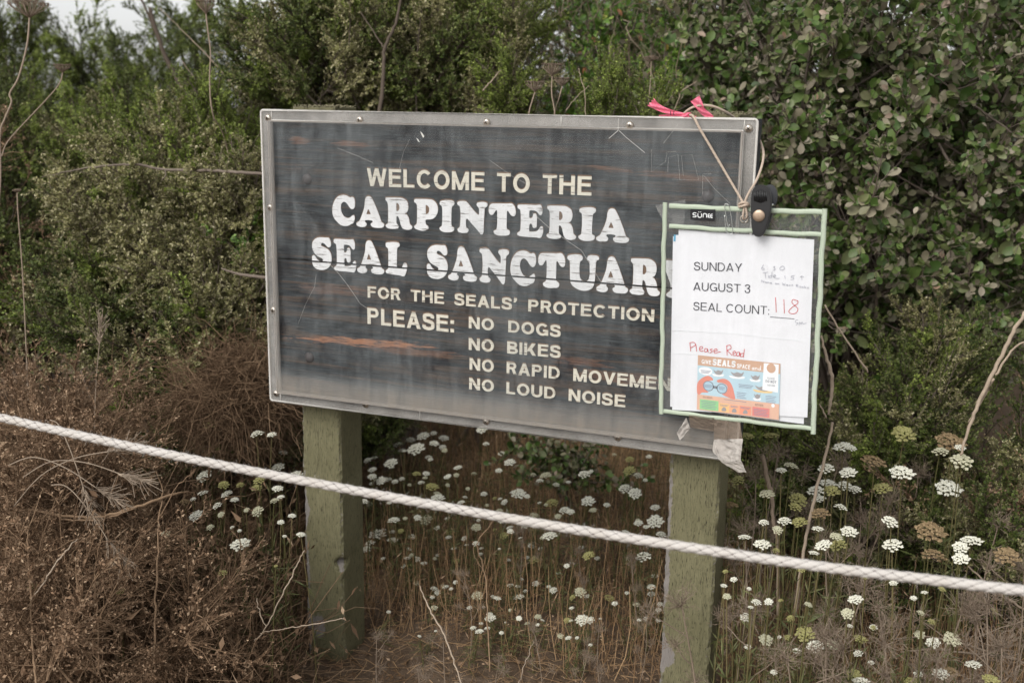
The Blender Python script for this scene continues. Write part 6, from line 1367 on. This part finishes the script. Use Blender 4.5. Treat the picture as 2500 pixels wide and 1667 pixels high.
stick('berry_limb', 'straight pale branch slanting through upper right foliage', 'branch', [([(2270, 180, 2.75), (2330, 220, 2.75), (2390, 265, 2.75), (2470, 325, 2.75)], (.003, .004, .005)), ([(2370, 100, 2.75), (2335, 145, 2.75), (2300, 180, 2.75)], (.002, .003, .004)), ([(2240, 270, 2.75), (2290, 350, 2.75), (2320, 400, 2.75)], (.005, .006, .006))], 'bark', (.7, 0, 0))
stick('leaning_stick', 'long pale dead stick leaning up off the right frame edge', 'stick', [([(2345, 1110, 2.0), (2370, 1030, 2.0), (2400, 960, 2.0), (2440, 880, 2.0), (2480, 800, 2.0), (2530, 730, 2.0)], (.0035, .0055, .006, .006, .005)), ([(2430, 915, 2.0), (2475, 850, 2.0), (2520, 830, 2.0)], (.004, .003, .002)), ([(2425, 925, 2.0), (2400, 970, 2.02), (2365, 1030, 2.04)], (.004, .004, .002))], 'dry', (.95, 0, 0))
stick('leaning_stick', 'smooth grey stalk standing among flowers right of the post', 'stick', [([(2035, 1030, 1.95), (2010, 1130, 1.95), (1985, 1230, 1.95), (1962, 1345, 1.95), (1940, 1500, 1.97)], (.0035, .0045, .0048, .005, .005))], 'dry', (.9, 0, 0))
stick('leaning_stick', 'short crooked brown stick between post and grey stalk', 'stick', [([(1862, 1110, 2.0), (1872, 1160, 2.0), (1884, 1210, 2.0), (1888, 1270, 2.0), (1896, 1330, 2.0), (1900, 1500, 2.0)], (.006, .007, .006, .0055, .005))], 'dry', (.35, 0, 0))
stick('leaning_stick', 'flat pale reed bent behind the pouch right edge', 'reed', [([(2005, 820, 2.1), (2020, 880, 2.1), (2032, 930, 2.1), (2028, 980, 2.1), (2022, 1010, 2.1)], (.003, .006, .006, .003)), ([(2012, 745, 2.2), (2060, 820, 2.2), (2120, 910, 2.2)], (.003, .003, .003)), ([(2000, 985, 2.1), (2018, 1020, 2.1)], (.002, .003))], 'dry', (.9, 0, 0))
stick('fan_of_twigs', 'fan of bare grey twigs low in the berry bush at right', 'twig', [([(2400, 990, 2.5), (2340, 960, 2.5), (2300, 900, 2.5)], (.002, .003, .002)), ([(2400, 1000, 2.5), (2330, 975, 2.5), (2290, 965, 2.5)], (.002, .003, .002)), ([(2400, 1010, 2.5), (2340, 985, 2.5), (2290, 990, 2.5)], (.002, .003, .002)), ([(2410, 970, 2.5), (2380, 920, 2.5), (2360, 890, 2.5)], (.002, .003, .002))], 'dry', (.6, 0, 0))
stick('bare_twig', 'dead twigs crossing low behind flowers at lower right', 'twig', [([(2180, 1560, 1.9), (2280, 1555, 1.95), (2400, 1585, 1.95), (2520, 1620, 1.95)], (.002, .003, .003)), ([(2360, 1380, 2.0), (2430, 1440, 2.0), (2520, 1500, 2.0)], (.002, .0035, .004)), ([(2200, 1590, 1.9), (2300, 1585, 1.9), (2480, 1610, 1.9)], (.0015, .003, .003))], 'dry', (.5, 0, 0))
stick('brush_stalk', 'thick arching dead stems crossing the brown brush below the rope', 'branch', [([(40, 1230, 1.95), (100, 1250, 1.9), (200, 1262, 1.9), (270, 1255, 1.9), (360, 1228, 1.92), (430, 1205, 1.95), (470, 1200, 2.0)], (.002, .004, .0045, .004, .002)), ([(60, 1240, 1.95), (130, 1265, 1.9), (240, 1268, 1.9), (330, 1240, 1.9)], (.002, .003, .003, .001)), ([(65, 1135, 2.0), (100, 1144, 2.0), (150, 1138, 2.0), (190, 1110, 2.0)], (.002, .0035, .003))], 'dead', (.9, 0, 0))
stick('brush_stalk', 'slim upright brown stem in the lower left corner', 'stalk', [([(90, 1680, 1.62), (82, 1600, 1.66), (76, 1480, 1.72), (68, 1340, 1.78), (72, 1290, 1.8), (105, 1190, 1.85)], (.003, .0028, .0024, .0012)), ([(65, 1335, 1.78), (30, 1300, 1.8), (0, 1275, 1.82)], (.002, .001)), ([(75, 1390, 1.76), (120, 1350, 1.8), (185, 1315, 1.8)], (.0018, .001))], 'dead', (.75, 0, 0))
stick('brush_stalk', 'slim upright brown stem left of the left post', 'stalk', [([(376, 1640, 1.75), (379, 1500, 1.8), (385, 1380, 1.85), (388, 1270, 1.9), (398, 1200, 1.95), (380, 1150, 1.95)], (.003, .0028, .0022, .001)), ([(392, 1260, 1.9), (430, 1190, 1.9), (475, 1150, 1.9)], (.0018, .001)), ([(387, 1300, 1.9), (410, 1310, 1.9), (412, 1340, 1.9)], (.001, .0008))], 'dead', (.7, 0, 0))
stick('brush_stalk', 'thin crooked stem standing between two taller brown ones', 'stalk', [([(240, 1640, 1.72), (238, 1500, 1.76), (232, 1400, 1.8), (250, 1300, 1.8), (262, 1230, 1.8), (290, 1160, 1.8)], (.0024, .002, .0016, .0009))], 'dead', (.7, 0, 0))
stick('grass_stalk', 'pale braided dry grass stalk leaning to the left post', 'grass', [([(620, 1565, 1.9), (650, 1530, 1.88), (690, 1450, 1.85), (720, 1390, 1.84), (742, 1345, 1.83)], (.0015, .0018, .002, .0014)), ([(650, 1530, 1.88), (636, 1500, 1.88), (626, 1460, 1.88)], (.001, .0018, .001)), ([(636, 1545, 1.86), (690, 1535, 1.8), (750, 1525, 1.74), (840, 1508, 1.70)], (.001, .0013, .0013, .001))], 'dry', (.95, 0, 0))
stick('grass_stalk', 'pale seed stalk leaning in front of the brown brush', 'grass', [([(72, 1465, 1.7), (100, 1430, 1.7), (130, 1385, 1.7), (160, 1345, 1.7), (190, 1315, 1.72)], (.0012, .002, .0022, .0012))], 'dry', (1, 0, 0))
stick('grass_stalk', 'pale dry grass stalk leaning left at the bottom centre', 'grass', [([(1130, 1680, 1.72), (1110, 1620, 1.74), (1080, 1540, 1.78), (1045, 1480, 1.82), (1025, 1430, 1.85)], (.0014, .0022, .0024, .0012))], 'dry', (.9, 0, 0))
stick('grass_stalk', 'short pale dry grass stalk at bottom centre leaning right', 'grass', [([(1265, 1670, 1.72), (1285, 1610, 1.76), (1305, 1560, 1.8)], (.001, .0014, .0008))], 'dry', (.8, 0, 0))
stick('dead_stalk', 'tall thin stem with bent side shoots standing between the posts', 'stalk', [([(1195, 1640, 1.9), (1190, 1500, 1.95), (1184, 1400, 2.0), (1165, 1330, 2.0), (1190, 1290, 2.0), (1210, 1265, 2.0)], (.002, .0018, .0014, .0008)), ([(1184, 1400, 2.0), (1160, 1360, 2.0), (1155, 1320, 2.0)], (.001, .0008))], 'dead', (.8, 0, 0))
# loose twigs in the dark gap above the sign
def s_gap(N):
    px = rng.uniform(1260, 1720, N); py = rng.uniform(-30, 330, N); a = np.array([at_d(a_, b_, 3.5) for a_, b_ in zip(px, py)])+rng.normal(0, .15, (N, 3)); d = rdir(N)*[.6, .6, 1.3]
    return a, a+d*rng.uniform(.08, .3, (N, 1))
mb, _ = mass('g', '', 520, s_gap, 6, .02, .0015, 'dry')
tag(link('bare_twigs', mb.mesh('bare_twigs', M['dry'])), 'tangle of bare grey twigs in the dark gap above the sign', 'twigs', kind='stuff')

# grass seed heads in the brush
def seedhead(px, py, d, ang, label):
    c0 = at_d(px, py, d); mb = MB(); N = 44; t = rng.uniform(0, 1, N); a_ = math.radians(ang); dr = RGT*math.cos(a_)+UPV*math.sin(a_)
    p = dr[None]*(t[:, None]*.05); dd = norm(dr[None]+.45*rng.normal(size=(N, 3))); q = p+dd*rng.uniform(.015, .04, (N, 1)); tubes(mb, wiggle(p, q, 3, np.full(N, .001)), .0005, 3, 0, np.stack([rng.uniform(.5, 1, N)]*3, 1))
    leaves(mb, p, dd, rdir(N), .012, .0025, LEAF_DIA, 0, np.full((N, 3), .8))
    one_tube(mb, crom(np.array([dr*.01, -dr*.05+[0, 0, .004], -dr*.11+[0, 0, -.01], -dr*.16+[0, 0, -.05]]), 5), .0009, 5, 0, (.7, 0, 0))
    tag(link('grass_seed_head', mb.mesh('grass_seed_head', M['dry']), None, c0), label, 'grass')
seedhead(200, 1180, 1.75, -70, 'drooping pale bristly seed head left below the rope')
seedhead(285, 1155, 1.75, -15, 'pale bristly seed head pointing right just under the rope')
seedhead(225, 1185, 1.74, -30, 'pale bristly seed head pointing down right, middle one')
seedhead(255, 1105, 1.8, 15, 'small bristly seed head almost touching the rope')
seedhead(258, 1310, 1.75, -55, 'drooping seed head halfway down the brown brush')
seedhead(243, 840, 2.2, 85, 'upright pale seed head before the green shrub at left')
